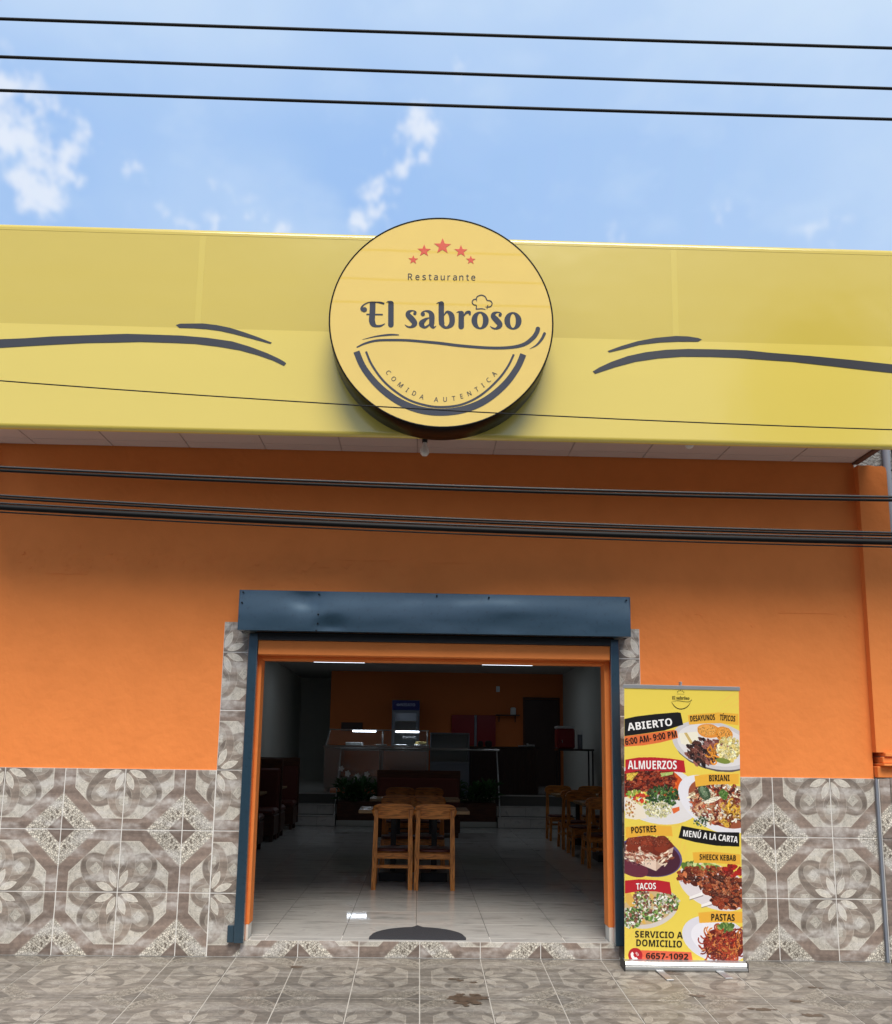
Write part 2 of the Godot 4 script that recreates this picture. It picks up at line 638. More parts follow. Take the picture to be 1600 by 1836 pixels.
func banner_print() -> ImageTexture:
	rng.seed = 404
	bi = Image.create(BW, BH, false, Image.FORMAT_RGB8)
	var yel := srgb(236, 211, 86)
	bi.fill(yel)
	# brushed amber streaks behind the pictures
	for e in [[b4(1390, 300), b4(1090, 520)], [b4(1390, 1070), b4(700, 1640)], [b5(700, 40), b5(300, 330)], [b5(740, 320), b5(640, 700)], [b5(330, 1120), b5(190, 1300)]]:
		for k in 34:
			var o := Vector2(rng.randf_range(-45, 45), rng.randf_range(-45, 45))
			var a: Vector2 = e[0] + o
			var b: Vector2 = e[0].lerp(e[1], rng.randf_range(0.3, 1.0)) + o
			var n := (b - a).orthogonal().normalized() * rng.randf_range(1.0, 2.6)
			pf([a + n, b + n * 0.4, b - n * 0.4, a - n], srgb(240, 203, 90).lerp(yel, rng.randf_range(0.0, 0.6)))
	var amber := srgb(236, 178, 62)
	var black := srgb(20, 18, 20)
	var red := srgb(184, 32, 44)
	# breakfast plate
	var c := b4(1130, 820)
	el(c + Vector2(4, 8), Vector2(222, 122), 0.22, srgb(92, 84, 84))
	el(c, Vector2(222, 120), 0.22, srgb(206, 202, 204), 40)
	el(c, Vector2(196, 102), 0.22, srgb(226, 222, 222), 40)
	el(b4(1075, 665), Vector2(62, 36), 0.1, srgb(228, 146, 58), 20, 0.04)
	el(b4(1060, 655), Vector2(52, 26), 0.1, srgb(238, 166, 76), 20, 0.06)
	el(b4(1235, 700), Vector2(46, 38), 0.3, srgb(222, 140, 48), 20, 0.04)
	el(b4(1238, 690), Vector2(38, 28), 0.3, srgb(234, 158, 66), 20, 0.06)
	pf([b4(755, 690), b4(950, 672), b4(970, 750), b4(860, 830), b4(780, 800)], srgb(240, 234, 214))
	pf([b4(810, 685), b4(840, 682), b4(910, 800), b4(880, 808)], srgb(206, 178, 112))
	scatter(b4(1010, 890), Vector2(82, 66), 150, [srgb(48, 28, 28), srgb(74, 40, 34), srgb(34, 22, 24), srgb(150, 92, 80), srgb(110, 62, 52)], 4, 10, 2.2, 0.8, 1.2)
	scatter(b4(1160, 820), Vector2(58, 26), 40, [srgb(150, 88, 82), srgb(176, 120, 112), srgb(120, 66, 62)], 4, 9, 2.4, 0.4, 0.8)
	for k in 5:
		noodles(b4(1110 + k * 8, 920), Vector2(18, 44), 2, [srgb(226, 142, 44)], 9, 70)
	scatter(b4(1290, 860), Vector2(58, 62), 150, [srgb(240, 224, 150), srgb(232, 208, 120), srgb(246, 236, 190)], 4, 10, 1.4)
	el(b4(1225, 990), Vector2(38, 14), 0.15, srgb(126, 140, 62))
	# lunch
	c = b4(480, 1340)
	el(b4(520, 1340), Vector2(240, 150), 0.2, srgb(228, 224, 224), 40)
	el(b4(640, 1230), Vector2(110, 66), 0.6, srgb(214, 92, 34), 30)
	scatter(b4(640, 1230), Vector2(80, 40), 40, [srgb(222, 110, 40), srgb(200, 70, 30)], 6, 14)
	el(b4(420, 1220), Vector2(150, 74), -0.25, srgb(116, 34, 20), 24, 0.08)
	scatter(b4(420, 1210), Vector2(140, 62), 260, [srgb(126, 38, 22), srgb(96, 26, 16), srgb(150, 54, 30), srgb(74, 20, 14), srgb(172, 74, 44)], 3, 10, 2.0, -0.3, 1.5)
	scatter(b4(330, 1380), Vector2(70, 34), 70, [srgb(232, 208, 84), srgb(196, 60, 40), srgb(150, 178, 70), srgb(240, 228, 150), srgb(110, 150, 56)], 5, 11, 1.3)
	scatter(b4(590, 1370), Vector2(88, 54), 320, [srgb(40, 74, 34), srgb(58, 98, 44), srgb(28, 52, 26), srgb(84, 124, 56)], 3, 8)
	scatter(b4(540, 1510), Vector2(74, 40), 220, [srgb(236, 230, 196), srgb(222, 214, 160), srgb(206, 204, 140), srgb(246, 244, 226)], 3, 8)
	pf([b4(190, 1370), b4(260, 1400), b4(380, 1490), b4(420, 1600), b4(300, 1616), b4(190, 1600)], srgb(238, 226, 206))
	scatter(b4(240, 1500), Vector2(36, 44), 36, [srgb(196, 142, 70), srgb(214, 176, 110), srgb(170, 96, 50)], 2, 6)
	pf([b4(680, 1500), b4(760, 1480), b4(764, 1520), b4(700, 1556)], srgb(226, 106, 50))
	pf([b4(205, 1120), b4(330, 1110), b4(260, 1200), b4(205, 1190)], srgb(228, 190, 70))
	pf([b4(560, 1120), b4(700, 1105), b4(690, 1135), b4(570, 1160)], srgb(176, 196, 110))
	# rice dish
	el(b4(1130, 1460), Vector2(206, 120), 0.55, srgb(232, 230, 236), 40)
	el(b4(1190, 1450), Vector2(176, 104), 0.5, srgb(156, 84, 56), 40)
	scatter(b4(1180, 1440), Vector2(158, 108), 420, [srgb(236, 222, 190), srgb(190, 92, 60), srgb(120, 48, 38), srgb(222, 190, 150), srgb(84, 36, 32), srgb(206, 150, 110), srgb(246, 238, 222)], 3, 8, 2.6)
	noodles(b4(1310, 1560), Vector2(54, 60), 34, [srgb(226, 178, 64), srgb(206, 150, 50), srgb(120, 70, 30)], 8, 60)
	el(b4(1025, 1330), Vector2(28, 44), -0.5, srgb(60, 84, 58))
	el(b4(1020, 1320), Vector2(16, 30), -0.5, srgb(112, 136, 104))
	el(b4(1230, 1350), Vector2(26, 24), 0.2, srgb(84, 124, 54), 16, 0.2)
	el(b4(1110, 1410), Vector2(46, 12), -0.35, srgb(246, 238, 216))
	scatter(b5(960, 100), Vector2(40, 26), 60, [srgb(60, 92, 52), srgb(40, 60, 40), srgb(214, 214, 200)], 3, 6)
	# dessert
	el(b5(440, 450), Vector2(165, 100), 0.15, srgb(96, 82, 130), 40)
	el(b5(430, 460), Vector2(160, 92), 0.15, srgb(74, 34, 52), 40)
	el(b5(250, 555), Vector2(90, 44), 0.35, srgb(104, 44, 60), 30)
	pf([b5(190, 330), b5(330, 340), b5(500, 440), b5(500, 600), b5(360, 540), b5(190, 450)], srgb(232, 206, 186))
	pf([b5(500, 440), b5(680, 350), b5(660, 450), b5(500, 600)], srgb(206, 176, 156))
	scatter(b5(330, 450), Vector2(84, 34), 130, [srgb(244, 226, 208), srgb(190, 120, 96), srgb(222, 190, 164), srgb(160, 86, 66)], 2, 6, 2.4, 0.4, 0.8)
	scatter(b5(590, 470), Vector2(40, 36), 60, [srgb(150, 80, 56), srgb(236, 214, 190), srgb(110, 56, 40)], 2, 6, 2.4, -0.6, 0.8)
	pf([b5(200, 270), b5(430, 235), b5(640, 290), b5(690, 350), b5(500, 445), b5(330, 345), b5(195, 330)], srgb(112, 40, 26))
	for k in 9:
		el(b5(260 + (k % 3) * 150 + rng.randf_range(-20, 20), 280 + (k / 3) * 46), Vector2(34, 20), 0.1, srgb(132, 52, 32) * rng.randf_range(0.85, 1.2), 16, 0.08)
	# skewers
	el(b5(1090, 760), Vector2(190, 108), 0.35, srgb(226, 218, 220), 40)
	scatter(b5(960, 560), Vector2(90, 26), 50, [srgb(150, 176, 84), srgb(96, 130, 56), srgb(196, 206, 140)], 6, 14, 1.6)
	for e in [[b5(750, 690), b5(830, 680)], [b5(840, 880), b5(980, 830)], [b5(960, 960), b5(1130, 905)]]:
		pf([e[0] + Vector2(0, -8), e[1] + Vector2(0, -10), e[1] + Vector2(0, 8), e[0] + Vector2(0, 4)], srgb(246, 242, 240))
		pf([e[0] + Vector2(0, 5), e[1] + Vector2(0, 8), e[1] + Vector2(0, 13), e[0] + Vector2(0, 9)], srgb(150, 138, 140))
	for e in [[b5(1010, 650), 150.0, 46.0], [b5(1190, 760), 130.0, 52.0], [b5(1240, 890), 90.0, 46.0]]:
		scatter(e[0], Vector2(e[1], e[2]), 210, [srgb(132, 52, 30), srgb(96, 34, 22), srgb(168, 82, 46), srgb(72, 26, 18), srgb(196, 112, 70), srgb(150, 60, 34)], 4, 12, 1.7, 0.4, 1.6)
	scatter(b5(1280, 600), Vector2(50, 30), 40, [srgb(176, 36, 30), srgb(130, 30, 24)], 6, 12)
	# tacos
	el(b5(440, 980), Vector2(150, 92), -0.3, srgb(214, 206, 200), 40)
	el(b5(430, 960), Vector2(145, 82), -0.3, srgb(206, 178, 130), 40)
	pf([b5(190, 830), b5(240, 820), b5(300, 930), b5(400, 1130), b5(370, 1130), b5(280, 1010), b5(190, 900)], srgb(222, 176, 84))
	pf([b5(420, 820), b5(460, 830), b5(590, 1020), b5(560, 1030), b5(480, 930)], srgb(222, 178, 96))
	for e in [[b5(360, 930), 46.0, 80.0], [b5(250, 1070), 48.0, 50.0], [b5(600, 920), 66.0, 52.0], [b5(470, 1050), 50.0, 26.0]]:
		scatter(e[0], Vector2(e[1], e[2]), 190, [srgb(92, 132, 60), srgb(64, 98, 46), srgb(226, 226, 210), srgb(150, 96, 80), srgb(120, 66, 56), srgb(140, 170, 92), srgb(240, 238, 228)], 3, 7, 1.5)
	# pasta
	el(b5(1110, 1290), Vector2(176, 110), 0.25, srgb(222, 220, 230), 40)
	el(b5(1130, 1290), Vector2(140, 84), 0.25, srgb(236, 234, 242), 40)
	el(b5(1190, 1340), Vector2(106, 78), 0.1, srgb(112, 30, 20), 30, 0.05)
	noodles(b5(1190, 1340), Vector2(104, 76), 120, [srgb(150, 44, 28), srgb(196, 96, 46), srgb(176, 62, 34), srgb(110, 28, 20), srgb(214, 130, 64)], 7, 90)
	scatter(b5(1190, 1290), Vector2(60, 30), 50, [srgb(150, 36, 26), srgb(110, 24, 18)], 4, 9)
	scatter(b5(1210, 1165), Vector2(40, 18), 30, [srgb(110, 142, 70), srgb(150, 176, 96), srgb(76, 110, 50)], 4, 9, 1.8)
	for e in [[b4(1010, 890), 82, 62], [b4(1060, 660), 48, 26], [b4(1235, 695), 38, 28], [b4(1290, 860), 56, 60], [b4(420, 1215), 140, 62], [b4(590, 1370), 86, 52], [b4(540, 1510), 72, 38], [b4(1190, 1450), 160, 104], [b5(430, 290), 110, 34], [b5(340, 460), 80, 40], [b5(1010, 650), 140, 44], [b5(1190, 760), 124, 50], [b5(1240, 890), 84, 44], [b5(360, 930), 44, 76], [b5(250, 1070), 46, 48], [b5(600, 920), 62, 50], [b5(1190, 1340), 100, 74]]:
		for k in int(e[1] * e[2] / 9.0):
			var t := rng.randf() * TAU
			var q := sqrt(rng.randf())
			var p: Vector2 = e[0] + Vector2(cos(t) * e[1], sin(t) * e[2]) * q
			var x := int(p.x)
			var y := int(p.y)
			if x > 2 and y > 2 and x < BW - 5 and y < BH - 5:
				var cc := bi.get_pixel(x, y)
				var up := rng.randf() < 0.42
				el(p, Vector2(rng.randf_range(1.0, 3.6), rng.randf_range(0.8, 2.2)), rng.randf() * 3.0, cc.lerp(Color(1.0, 0.93, 0.82), rng.randf_range(0.15, 0.4)) if up else cc.darkened(rng.randf_range(0.2, 0.5)), 7, 0.2)
	bi.resize(BW / 2, BH / 2, Image.INTERPOLATE_LANCZOS)
	bi.resize(BW, BH, Image.INTERPOLATE_CUBIC)
	# paper labels
	tag([b4(180, 532), b4(300, 505), b4(500, 480), b4(740, 460), b4(775, 466), b4(802, 596), b4(600, 660), b4(400, 690), b4(180, 720)], black)
	tag([b4(180, 722), b4(420, 690), b4(600, 664), b4(700, 652), b4(735, 662), b4(748, 740), b4(560, 790), b4(380, 820), b4(180, 834)], srgb(226, 112, 60))
	tag([b4(850, 490), b4(1000, 476), b4(1180, 464), b4(1390, 478), b4(1390, 604), b4(1200, 580), b4(1020, 584), b4(865, 596)], amber)
	tag([b4(190, 974), b4(330, 950), b4(480, 948), b4(660, 962), b4(810, 986), b4(828, 1118), b4(700, 1104), b4(520, 1092), b4(330, 1092), b4(190, 1124)], red)
	tag([b4(920, 1150), b4(1100, 1128), b4(1390, 1130), b4(1390, 1240), b4(1100, 1246), b4(935, 1268)], amber)
	tag([b5(190, 150), b5(420, 128), b5(655, 142), b5(670, 246), b5(440, 232), b5(190, 262)], amber)
	tag([b5(760, 138), b5(900, 166), b5(1120, 204), b5(1350, 210), b5(1350, 356), b5(1120, 346), b5(900, 308), b5(728, 262)], black)
	tag([b5(872, 412), b5(1060, 406), b5(1360, 436), b5(1360, 542), b5(1080, 520), b5(885, 520)], amber)
	tag([b5(185, 694), b5(330, 682), b5(520, 692), b5(640, 712), b5(660, 840), b5(500, 806), b5(330, 800), b5(185, 826)], red)
	tag([b5(930, 1024), b5(1120, 1008), b5(1390, 1018), b5(1390, 1132), b5(1150, 1120), b5(940, 1128)], amber)
	tag([b5(350, 1394), b5(858, 1418), b5(872, 1506), b5(340, 1500)], srgb(236, 106, 74))
	el(b5(292, 1444), Vector2(36, 36), 0, red, 30)
	# handset on the red dot
	pf([b5(244, 1428), b5(262, 1408), b5(276, 1426), b5(272, 1444), b5(288, 1466), b5(304, 1464), b5(318, 1480), b5(300, 1496), b5(270, 1490), b5(250, 1462)], srgb(250, 246, 244))
	for r in [[10.0, 0], [16.0, 0]]:
		for k in 7:
			var a: float = -1.35 + k * 0.22
			el(b5(292, 1446) + Vector2(cos(a), sin(a)) * r[0], Vector2(1.7, 1.7), 0, srgb(250, 246, 244), 8)
	return ImageTexture.create_from_image(bi)

# ------------------------------------------------------------------ round sign print: metres from the sign's centre
func sp(px: float, py: float) -> Vector2:
	var dx := px - 791.0
	var dy := py - 578.0
	return Vector2(-0.0021 + 0.00374962 * dx + 0.0000585 * dy - 4.137e-7 * dx * dy, -0.014 + 0.000108337 * dx - 0.00400982 * dy + 4.436e-7 * dy * dy)

func sv(region: String, pts: Array) -> Array:
	var out := []
	for p in pts:
		var q: Vector2
		var k := 1.0
		if region == "A":
			q = sp(640.0 + p[0] / 10.0, 520.0 + p[1] / 10.0); k = 10.0
		elif region == "B":
			q = sp(790.0 + p[0] / 8.0, 510.0 + p[1] / 8.0); k = 8.0
		elif region == "Z":
			q = sp(560.0 + p[0] / 3.3333, 360.0 + p[1] / 3.3333); k = 3.3333
		else:
			q = sp(p[0], p[1])
		out.append(Vector3(q.x, q.y, p[2] / k * 0.00388))
	return out

func sign_letters(o: Node3D, m: Material, z: float):
	var s := st()
	stroke(s, sv("A", [[285, 216, 100], [280, 400, 100], [272, 540, 104], [296, 612, 92], [350, 645, 46], [430, 640, 36], [508, 600, 8]]), z)
	stroke(s, sv("A", [[492, 246, 34], [420, 226, 32], [330, 217, 18], [250, 217, 18], [180, 235, 20], [112, 280, 28], [84, 335, 40], [112, 372, 44]]), z + 0.0006)
	stroke(s, sv("A", [[172, 436, 26], [466, 440, 26]]), z + 0.0003)
	var bl := sv("A", [[137, 352, 92]])[0] as Vector3
	disc(s, Vector2(bl.x, bl.y), bl.z / 2, z + 0.0009)
	part(o, "letter", s, m)
	s = st()
	stroke(s, sv("A", [[528, 224, 5], [560, 210, 22], [600, 212, 40]]), z + 0.0005)
	stroke(s, sv("A", [[612, 240, 95], [610, 625, 95]]), z, true, true)
	part(o, "letter", s, m)
	var es := [[1062, 418, 22], [1046, 384, 22], [985, 370, 26], [925, 398, 66], [920, 450, 92], [975, 512, 104], [1030, 582, 98], [1018, 632, 76], [960, 664, 36], [900, 652, 26], [860, 620, 8]]
	for k in 2:
		var e2 := []
		for e in es:
			e2.append(e if k == 0 else [712 + (e[0] - 860) * 0.8, 390 + (e[1] - 360) * 0.8, e[2] * 0.8])
		s = st()
		stroke(s, sv("A" if k == 0 else "B", e2), z)
		var b0 := sv("A" if k == 0 else "B", [[1038, 422, 56] if k == 0 else [712 + 178 * 0.8, 390 + 62 * 0.8, 45]])[0] as Vector3
		disc(s, Vector2(b0.x, b0.y), b0.z / 2, z + 0.0006)
		part(o, "letter", s, m)
	s = st()
	stroke(s, sv("A", [[1152, 432, 20], [1168, 400, 22], [1225, 376, 26], [1300, 392, 60], [1340, 450, 92], [1343, 560, 92], [1340, 625, 84], [1372, 672, 40], [1422, 642, 6]]), z)
	stroke(s, sv("A", [[1300, 498, 14], [1240, 518, 44], [1165, 582, 92], [1166, 628, 86], [1212, 668, 42], [1268, 645, 34], [1302, 606, 16]]), z + 0.0005)
	bl = sv("A", [[1182, 432, 74]])[0]
	disc(s, Vector2(bl.x, bl.y), bl.z / 2, z + 0.0009)
	part(o, "letter", s, m)
	s = st()
	stroke(s, sv("A", [[1424, 246, 5], [1462, 226, 22], [1500, 228, 40]]), z + 0.0005)
	stroke(s, sv("B", [[10, 276, 76], [10, 480, 76], [16, 560, 76]]), z, true, true)
	stroke(s, sv("B", [[46, 446, 12], [92, 392, 32], [150, 432, 72], [166, 510, 76], [150, 578, 68], [88, 618, 34], [34, 596, 50], [16, 545, 72]]), z + 0.0004)
	part(o, "letter", s, m)
	s = st()
	stroke(s, sv("B", [[226, 404, 5], [262, 392, 22], [300, 402, 40]]), z + 0.0005)
	stroke(s, sv("B", [[297, 415, 76], [295, 605, 78]]), z, true, true)
	stroke(s, sv("B", [[334, 452, 8], [368, 405, 34], [412, 398, 42], [420, 440, 20]]), z + 0.0008)
	part(o, "letter", s, m)
	for c in [[567, 515], [1040, 521]]:
		s = st()
		var q := sv("B", [[c[0], c[1], 1]])[0] as Vector3
		ring(s, Vector2(q.x, q.y), Vector2(120, 130) / 8.0 * 0.00388, Vector2(40, 105) / 8.0 * 0.00388, z)
		part(o, "letter", s, m)
	s = st()
	stroke(s, sv("B", [[645, 362, 5], [600, 348, 14], [505, 353, 14]]), z)
	stroke(s, sv("B", [[510, 352, 14], [512, 300, 14], [475, 290, 14], [453, 255, 14], [470, 220, 14], [510, 212, 14], [520, 248, 4]]), z + 0.0003)
	stroke(s, sv("B", [[512, 215, 14], [525, 175, 14], [585, 152, 14], [640, 175, 14], [668, 225, 14], [715, 235, 14], [740, 270, 14], [725, 310, 14], [690, 322, 14], [640, 322, 4]]), z + 0.0006)
	stroke(s, sv("B", [[682, 290, 4], [672, 318, 14], [666, 352, 8]]), z + 0.0009)
	part(o, "chef_hat_outline", s, m)
	s = st()
	stroke(s, sv("P", [[640, 622.5, 2.2], [655, 615.5, 3.4], [675, 610.5, 4], [700, 609.5, 4.2], [730, 610, 4.4], [760, 612.5, 4.6], [790, 615.4, 5], [827.5, 620, 5], [877.5, 623.7, 5], [915, 623, 5.4], [940, 617.5, 6.6], [956, 606, 7.6], [963, 596, 7.8], [965, 589.5, 7.8]]), z, false, true)
	stroke(s, sv("P", [[650, 608.6, 0.5], [675, 602.8, 2.4], [700, 600, 3.2], [715.5, 600.5, 1.6]]), z)
	stroke(s, sv("P", [[950, 625.7, 0.5], [962.5, 618.8, 3], [972, 608, 4.6], [977, 598, 5]]), z, false, true)
	part(o, "swoosh", s, m)
	s = st()
	stroke(s, sv("Z", [[265, 900, 36], [310, 1000, 36], [400, 1110, 38], [520, 1200, 40], [650, 1250, 42], [785, 1263, 42], [920, 1243, 42], [1040, 1190, 40], [1150, 1100, 38], [1225, 1000, 36], [1262, 918, 36]]), z)
	stroke(s, sv("Z", [[322, 900, 12], [360, 985, 12], [440, 1090, 12], [560, 1180, 12], [680, 1222, 12], [785, 1232, 12], [900, 1215, 12], [1010, 1160, 12], [1110, 1070, 12], [1170, 990, 12], [1205, 918, 12]]), z)
	part(o, "bowl_outline", s, m)
	var f := font()
	var xs := [585, 628, 668, 703, 738, 779, 816, 852, 890, 927, 962]
	var word := "Restaurante"
	for i in word.length():
		var q := sv("Z", [[xs[i], 473 + (xs[i] - 585) * 0.008, 1]])[0] as Vector3
		text(o, "letter", word[i], f, 0.0465, Vector3(q.x, q.y, z - 0.0006), m)
	var arc := [["C", 455, 1025, -50], ["O", 487, 1063, -44], ["M", 527, 1100, -37], ["I", 568, 1129, -30], ["D", 609, 1150, -24], ["A", 655, 1171, -17], ["A", 740, 1187, -4], ["U", 793, 1187, 2], ["T", 845, 1181, 8], ["E", 892, 1168, 14], ["N", 938, 1152, 22], ["T", 983, 1127, 29], ["I", 1020, 1103, 35], ["C", 1053, 1072, 41], ["A", 1087, 1035, 48]]
	for e in arc:
		var q := sv("Z", [[e[1], e[2], 1]])[0] as Vector3
		var a := deg_to_rad(e[3])
		text(o, "letter", e[0], f, 0.032, Vector3(q.x + sin(a) * 0.016, q.y - cos(a) * 0.016, z - 0.0006), m, 0.0, a)

func star(o: Node3D, c: Vector2, r: float, z: float, m: Material):
	var poly := PackedVector2Array()
	for i in 10:
		var a := PI / 2 + i * PI / 5
		poly.append(c + Vector2(cos(a), sin(a)) * (r if i % 2 == 0 else r * 0.42))
	var s := st()
	prism(s, poly, z - 0.001, z)
	part(o, "star", s, m)

# ------------------------------------------------------------------ furniture
func make_chair() -> Node3D:
	# faces +z: the backrest stands at -z; origin on the floor under the seat
	var o := thing("wooden_chair", "wooden chair", "chair")
	for sx in [-1, 1]:
		var s := st()
		for seg in [[Vector3(sx * 0.185, 0.0, -0.235), Vector3(sx * 0.18, 0.40, -0.205), 0.021, 0.024], [Vector3(sx * 0.18, 0.40, -0.205), Vector3(sx * 0.172, 0.79, -0.262), 0.024, 0.019]]:
			post(s, seg[0], seg[1], seg[2], seg[3])
		part(o, "leg", s, M.wood_y)
		s = st()
		post(s, Vector3(sx * 0.19, 0, 0.2), Vector3(sx * 0.175, 0.36, 0.175), 0.018, 0.022)
		part(o, "leg", s, M.wood_y)
	var f := st()
	for sz in [-0.2, 0.175]:
		bx(f, Vector3(0, 0.33, sz), Vector3(0.34, 0.06, 0.024), 0.004)
	for sx in [-1, 1]:
		bx(f, Vector3(sx * 0.176, 0.33, -0.012), Vector3(0.024, 0.06, 0.35), 0.004)
	part(o, "seat_frame", f, M.wood_x)
	f = st()
	bx(f, Vector3(0, 0.225, -0.215), Vector3(0.34, 0.034, 0.02), 0.004)
	part(o, "stretcher", f, M.wood_x)
	for sx in [-1, 1]:
		f = st()
		bx(f, Vector3(sx * 0.183, 0.20, -0.01), Vector3(0.02, 0.032, 0.39), 0.004)
		part(o, "stretcher", f, M.wood_z)
	f = st(true)
	var poly := PackedVector2Array()
	for i in 40:
		var a := TAU * i / 40
		var ca := cos(a)
		var sa := sin(a)
		poly.append(Vector2(signf(ca) * pow(absf(ca), 0.62) * 0.2, signf(sa) * pow(absf(sa), 0.75) * 0.028))
	var rows := []
	for k in 9:
		var t := k / 8.0 * 2.0 - 1.0
		var e := sqrt(maxf(0.0, 1.0 - t * t)) * 0.9 + 0.1 if absf(t) > 0.7 else 1.0
		var row := []
		for p in poly:
			row.append(Vector3(p.x * e, t * 0.021 + 0.381, p.y * 7.0 * e * 0.98))
		rows.append(row)
	for k in 8:
		for i in 40:
			var j := (i + 1) % 40
			qo(f, rows[k][i], rows[k][j], rows[k + 1][j], rows[k + 1][i], rows[k][i] * Vector3(1, 0, 1) + Vector3(0, (k - 3.5) * 0.02, 0))
	for i in range(1, 39):
		tr3(f, rows[8][0], rows[8][i], rows[8][i + 1], Vector3.UP)
	part(o, "seat_cushion", f, M.leather)
	# rounded, slightly curved back slab
	f = st(true)
	var n := 24
	var fr := []
	var bk := []
	for i in n + 1:
		var u := i / float(n) * 2.0 - 1.0
		var x := u * 0.222
		var hh := 0.074 * pow(maxf(0.0, 1.0 - pow(absf(u), 5.0)), 0.45)
		var zc := -0.212 - 0.020 * (1.0 - u * u)
		fr.append([Vector3(x, 0.775 + hh, zc + 0.014 + 0.006), Vector3(x, 0.775 - hh, zc + 0.014)])
		bk.append([Vector3(x, 0.775 + hh, zc - 0.014 + 0.006 - 0.012), Vector3(x, 0.775 - hh, zc - 0.014)])
	for i in n:
		f.set_smooth_group(1)
		qo(f, fr[i][0], fr[i + 1][0], fr[i + 1][1], fr[i][1], Vector3(0, 0, 1))
		f.set_smooth_group(2)
		qo(f, bk[i][0], bk[i + 1][0], bk[i + 1][1], bk[i][1], Vector3(0, 0, -1))
		f.set_smooth_group(3)
		qo(f, fr[i][0], fr[i + 1][0], bk[i + 1][0], bk[i][0], Vector3(0, 1, 0))
		f.set_smooth_group(4)
		qo(f, fr[i][1], fr[i + 1][1], bk[i + 1][1], bk[i][1], Vector3(0, -1, 0))
	part(o, "backrest", f, M.wood_x)
	return o

func post(s: SurfaceTool, a: Vector3, b: Vector3, ra: float, rb: float):
	var d := b - a
	var h := [Vector3(-1, 0, -1), Vector3(1, 0, -1), Vector3(1, 0, 1), Vector3(-1, 0, 1)]
	for i in 4:
		var j := (i + 1) % 4
		qo(s, a + h[i] * ra, a + h[j] * ra, b + h[j] * rb, b + h[i] * rb, h[i] + h[j])
	qo(s, a + h[0] * ra, a + h[1] * ra, a + h[2] * ra, a + h[3] * ra, -d)
	qo(s, b + h[0] * rb, b + h[1] * rb, b + h[2] * rb, b + h[3] * rb, d)

func make_table(w: float, two: bool) -> Node3D:
	var o := thing("dining_table", "table", "table")
	var s := st()
	bx(s, Vector3(0, 0.735, 0), Vector3(w, 0.035, 0.66), 0.005)
	part(o, "table_top", s, M.table_wood)
	for x in ([-0.225, 0.225] if two else [0.0]):
		s = st()
		bx(s, Vector3(x, 0.395, 0), Vector3(0.06, 0.62, 0.06), 0.004)
		bx(s, Vector3(x, 0.709, 0), Vector3(0.3, 0.012, 0.4), 0.002)
		part(o, "pedestal", s, M.black_metal)
		s = st()
		bx(s, Vector3(x, 0.045, 0), Vector3(0.29, 0.09, 0.4), 0.006)
		part(o, "base", s, M.black_metal)
	return o

func make_booth() -> Node3D:
	# bench along the side wall: sitter faces +z
	var o := thing("booth_bench", "booth", "bench")
	var s := st()
	bx(s, Vector3(0, 0.24, 0), Vector3(1.05, 0.3, 0.5), 0.01)
	part(o, "base", s, M.dark_wood)
	for x in [-0.48, 0.48]:
		for z in [-0.2, 0.2]:
			s = st()
			bx(s, Vector3(x, 0.045, z), Vector3(0.05, 0.09, 0.05), 0.003)
			part(o, "leg", s, M.dark_wood)
	s = st()
	bx(s, Vector3(0, 0.44, 0.03), Vector3(1.06, 0.1, 0.5), 0.035)
	part(o, "seat_cushion", s, M.leather)
	s = st()
	bx(s, Vector3(0, 0.78, -0.22), Vector3(1.04, 0.66, 0.09), 0.03, Transform3D(Basis(Vector3(1, 0, 0), -0.1), Vector3(0, 0.0, 0.07)))
	part(o, "backrest", s, M.leather)
	s = st()
	bx(s, Vector3(0, 0.66, -0.285), Vector3(1.08, 1.14, 0.04), 0.006)
	part(o, "back_panel", s, M.dark_wood)
	return o

func leafy(o: Node3D, count: int, rad: float, hgt: float, y0: float, flowers: int):
	var s := st()
	for i in count:
		var a := rng.randf() * TAU
		var el_ := rng.randf_range(0.25, 1.35)
		var len := rng.randf_range(0.10, 0.22) * hgt / 0.5
		var d := Vector3(cos(a) * cos(el_), sin(el_), sin(a) * cos(el_))
		var p := Vector3(cos(a), 0, sin(a)) * rng.randf() * rad + Vector3(0, y0 + rng.randf() * hgt * 0.55, 0)
		var side := d.cross(Vector3.UP).normalized() * rng.randf_range(0.018, 0.045)
		var mid := p + d * len * 0.55
		var tip := p + d * len + Vector3(0, -len * 0.25, 0)
		s.add_vertex(p); s.add_vertex(mid + side); s.add_vertex(tip)
		s.add_vertex(p); s.add_vertex(tip); s.add_vertex(mid - side)
	part(o, "foliage", s, M.leaf)
	for i in flowers:
		s = st()
		var a := rng.randf() * TAU
		var c := Vector3(cos(a) * rad * 0.8, y0 + hgt * rng.randf_range(0.7, 1.05), absf(sin(a)) * rad * 0.8)
		for k in 5:
			var b := TAU * k / 5
			var dd := Vector3(cos(b), sin(b), 0.3) * 0.05
			var sd := Vector3(-sin(b), cos(b), 0) * 0.022
			tr3(s, c, c + dd * 0.7 + sd, c + dd * 1.2, Vector3(0, 0, 1))
			tr3(s, c, c + dd * 1.2, c + dd * 0.7 - sd, Vector3(0, 0, 1))
		part(o, "flower", s, M.petal)

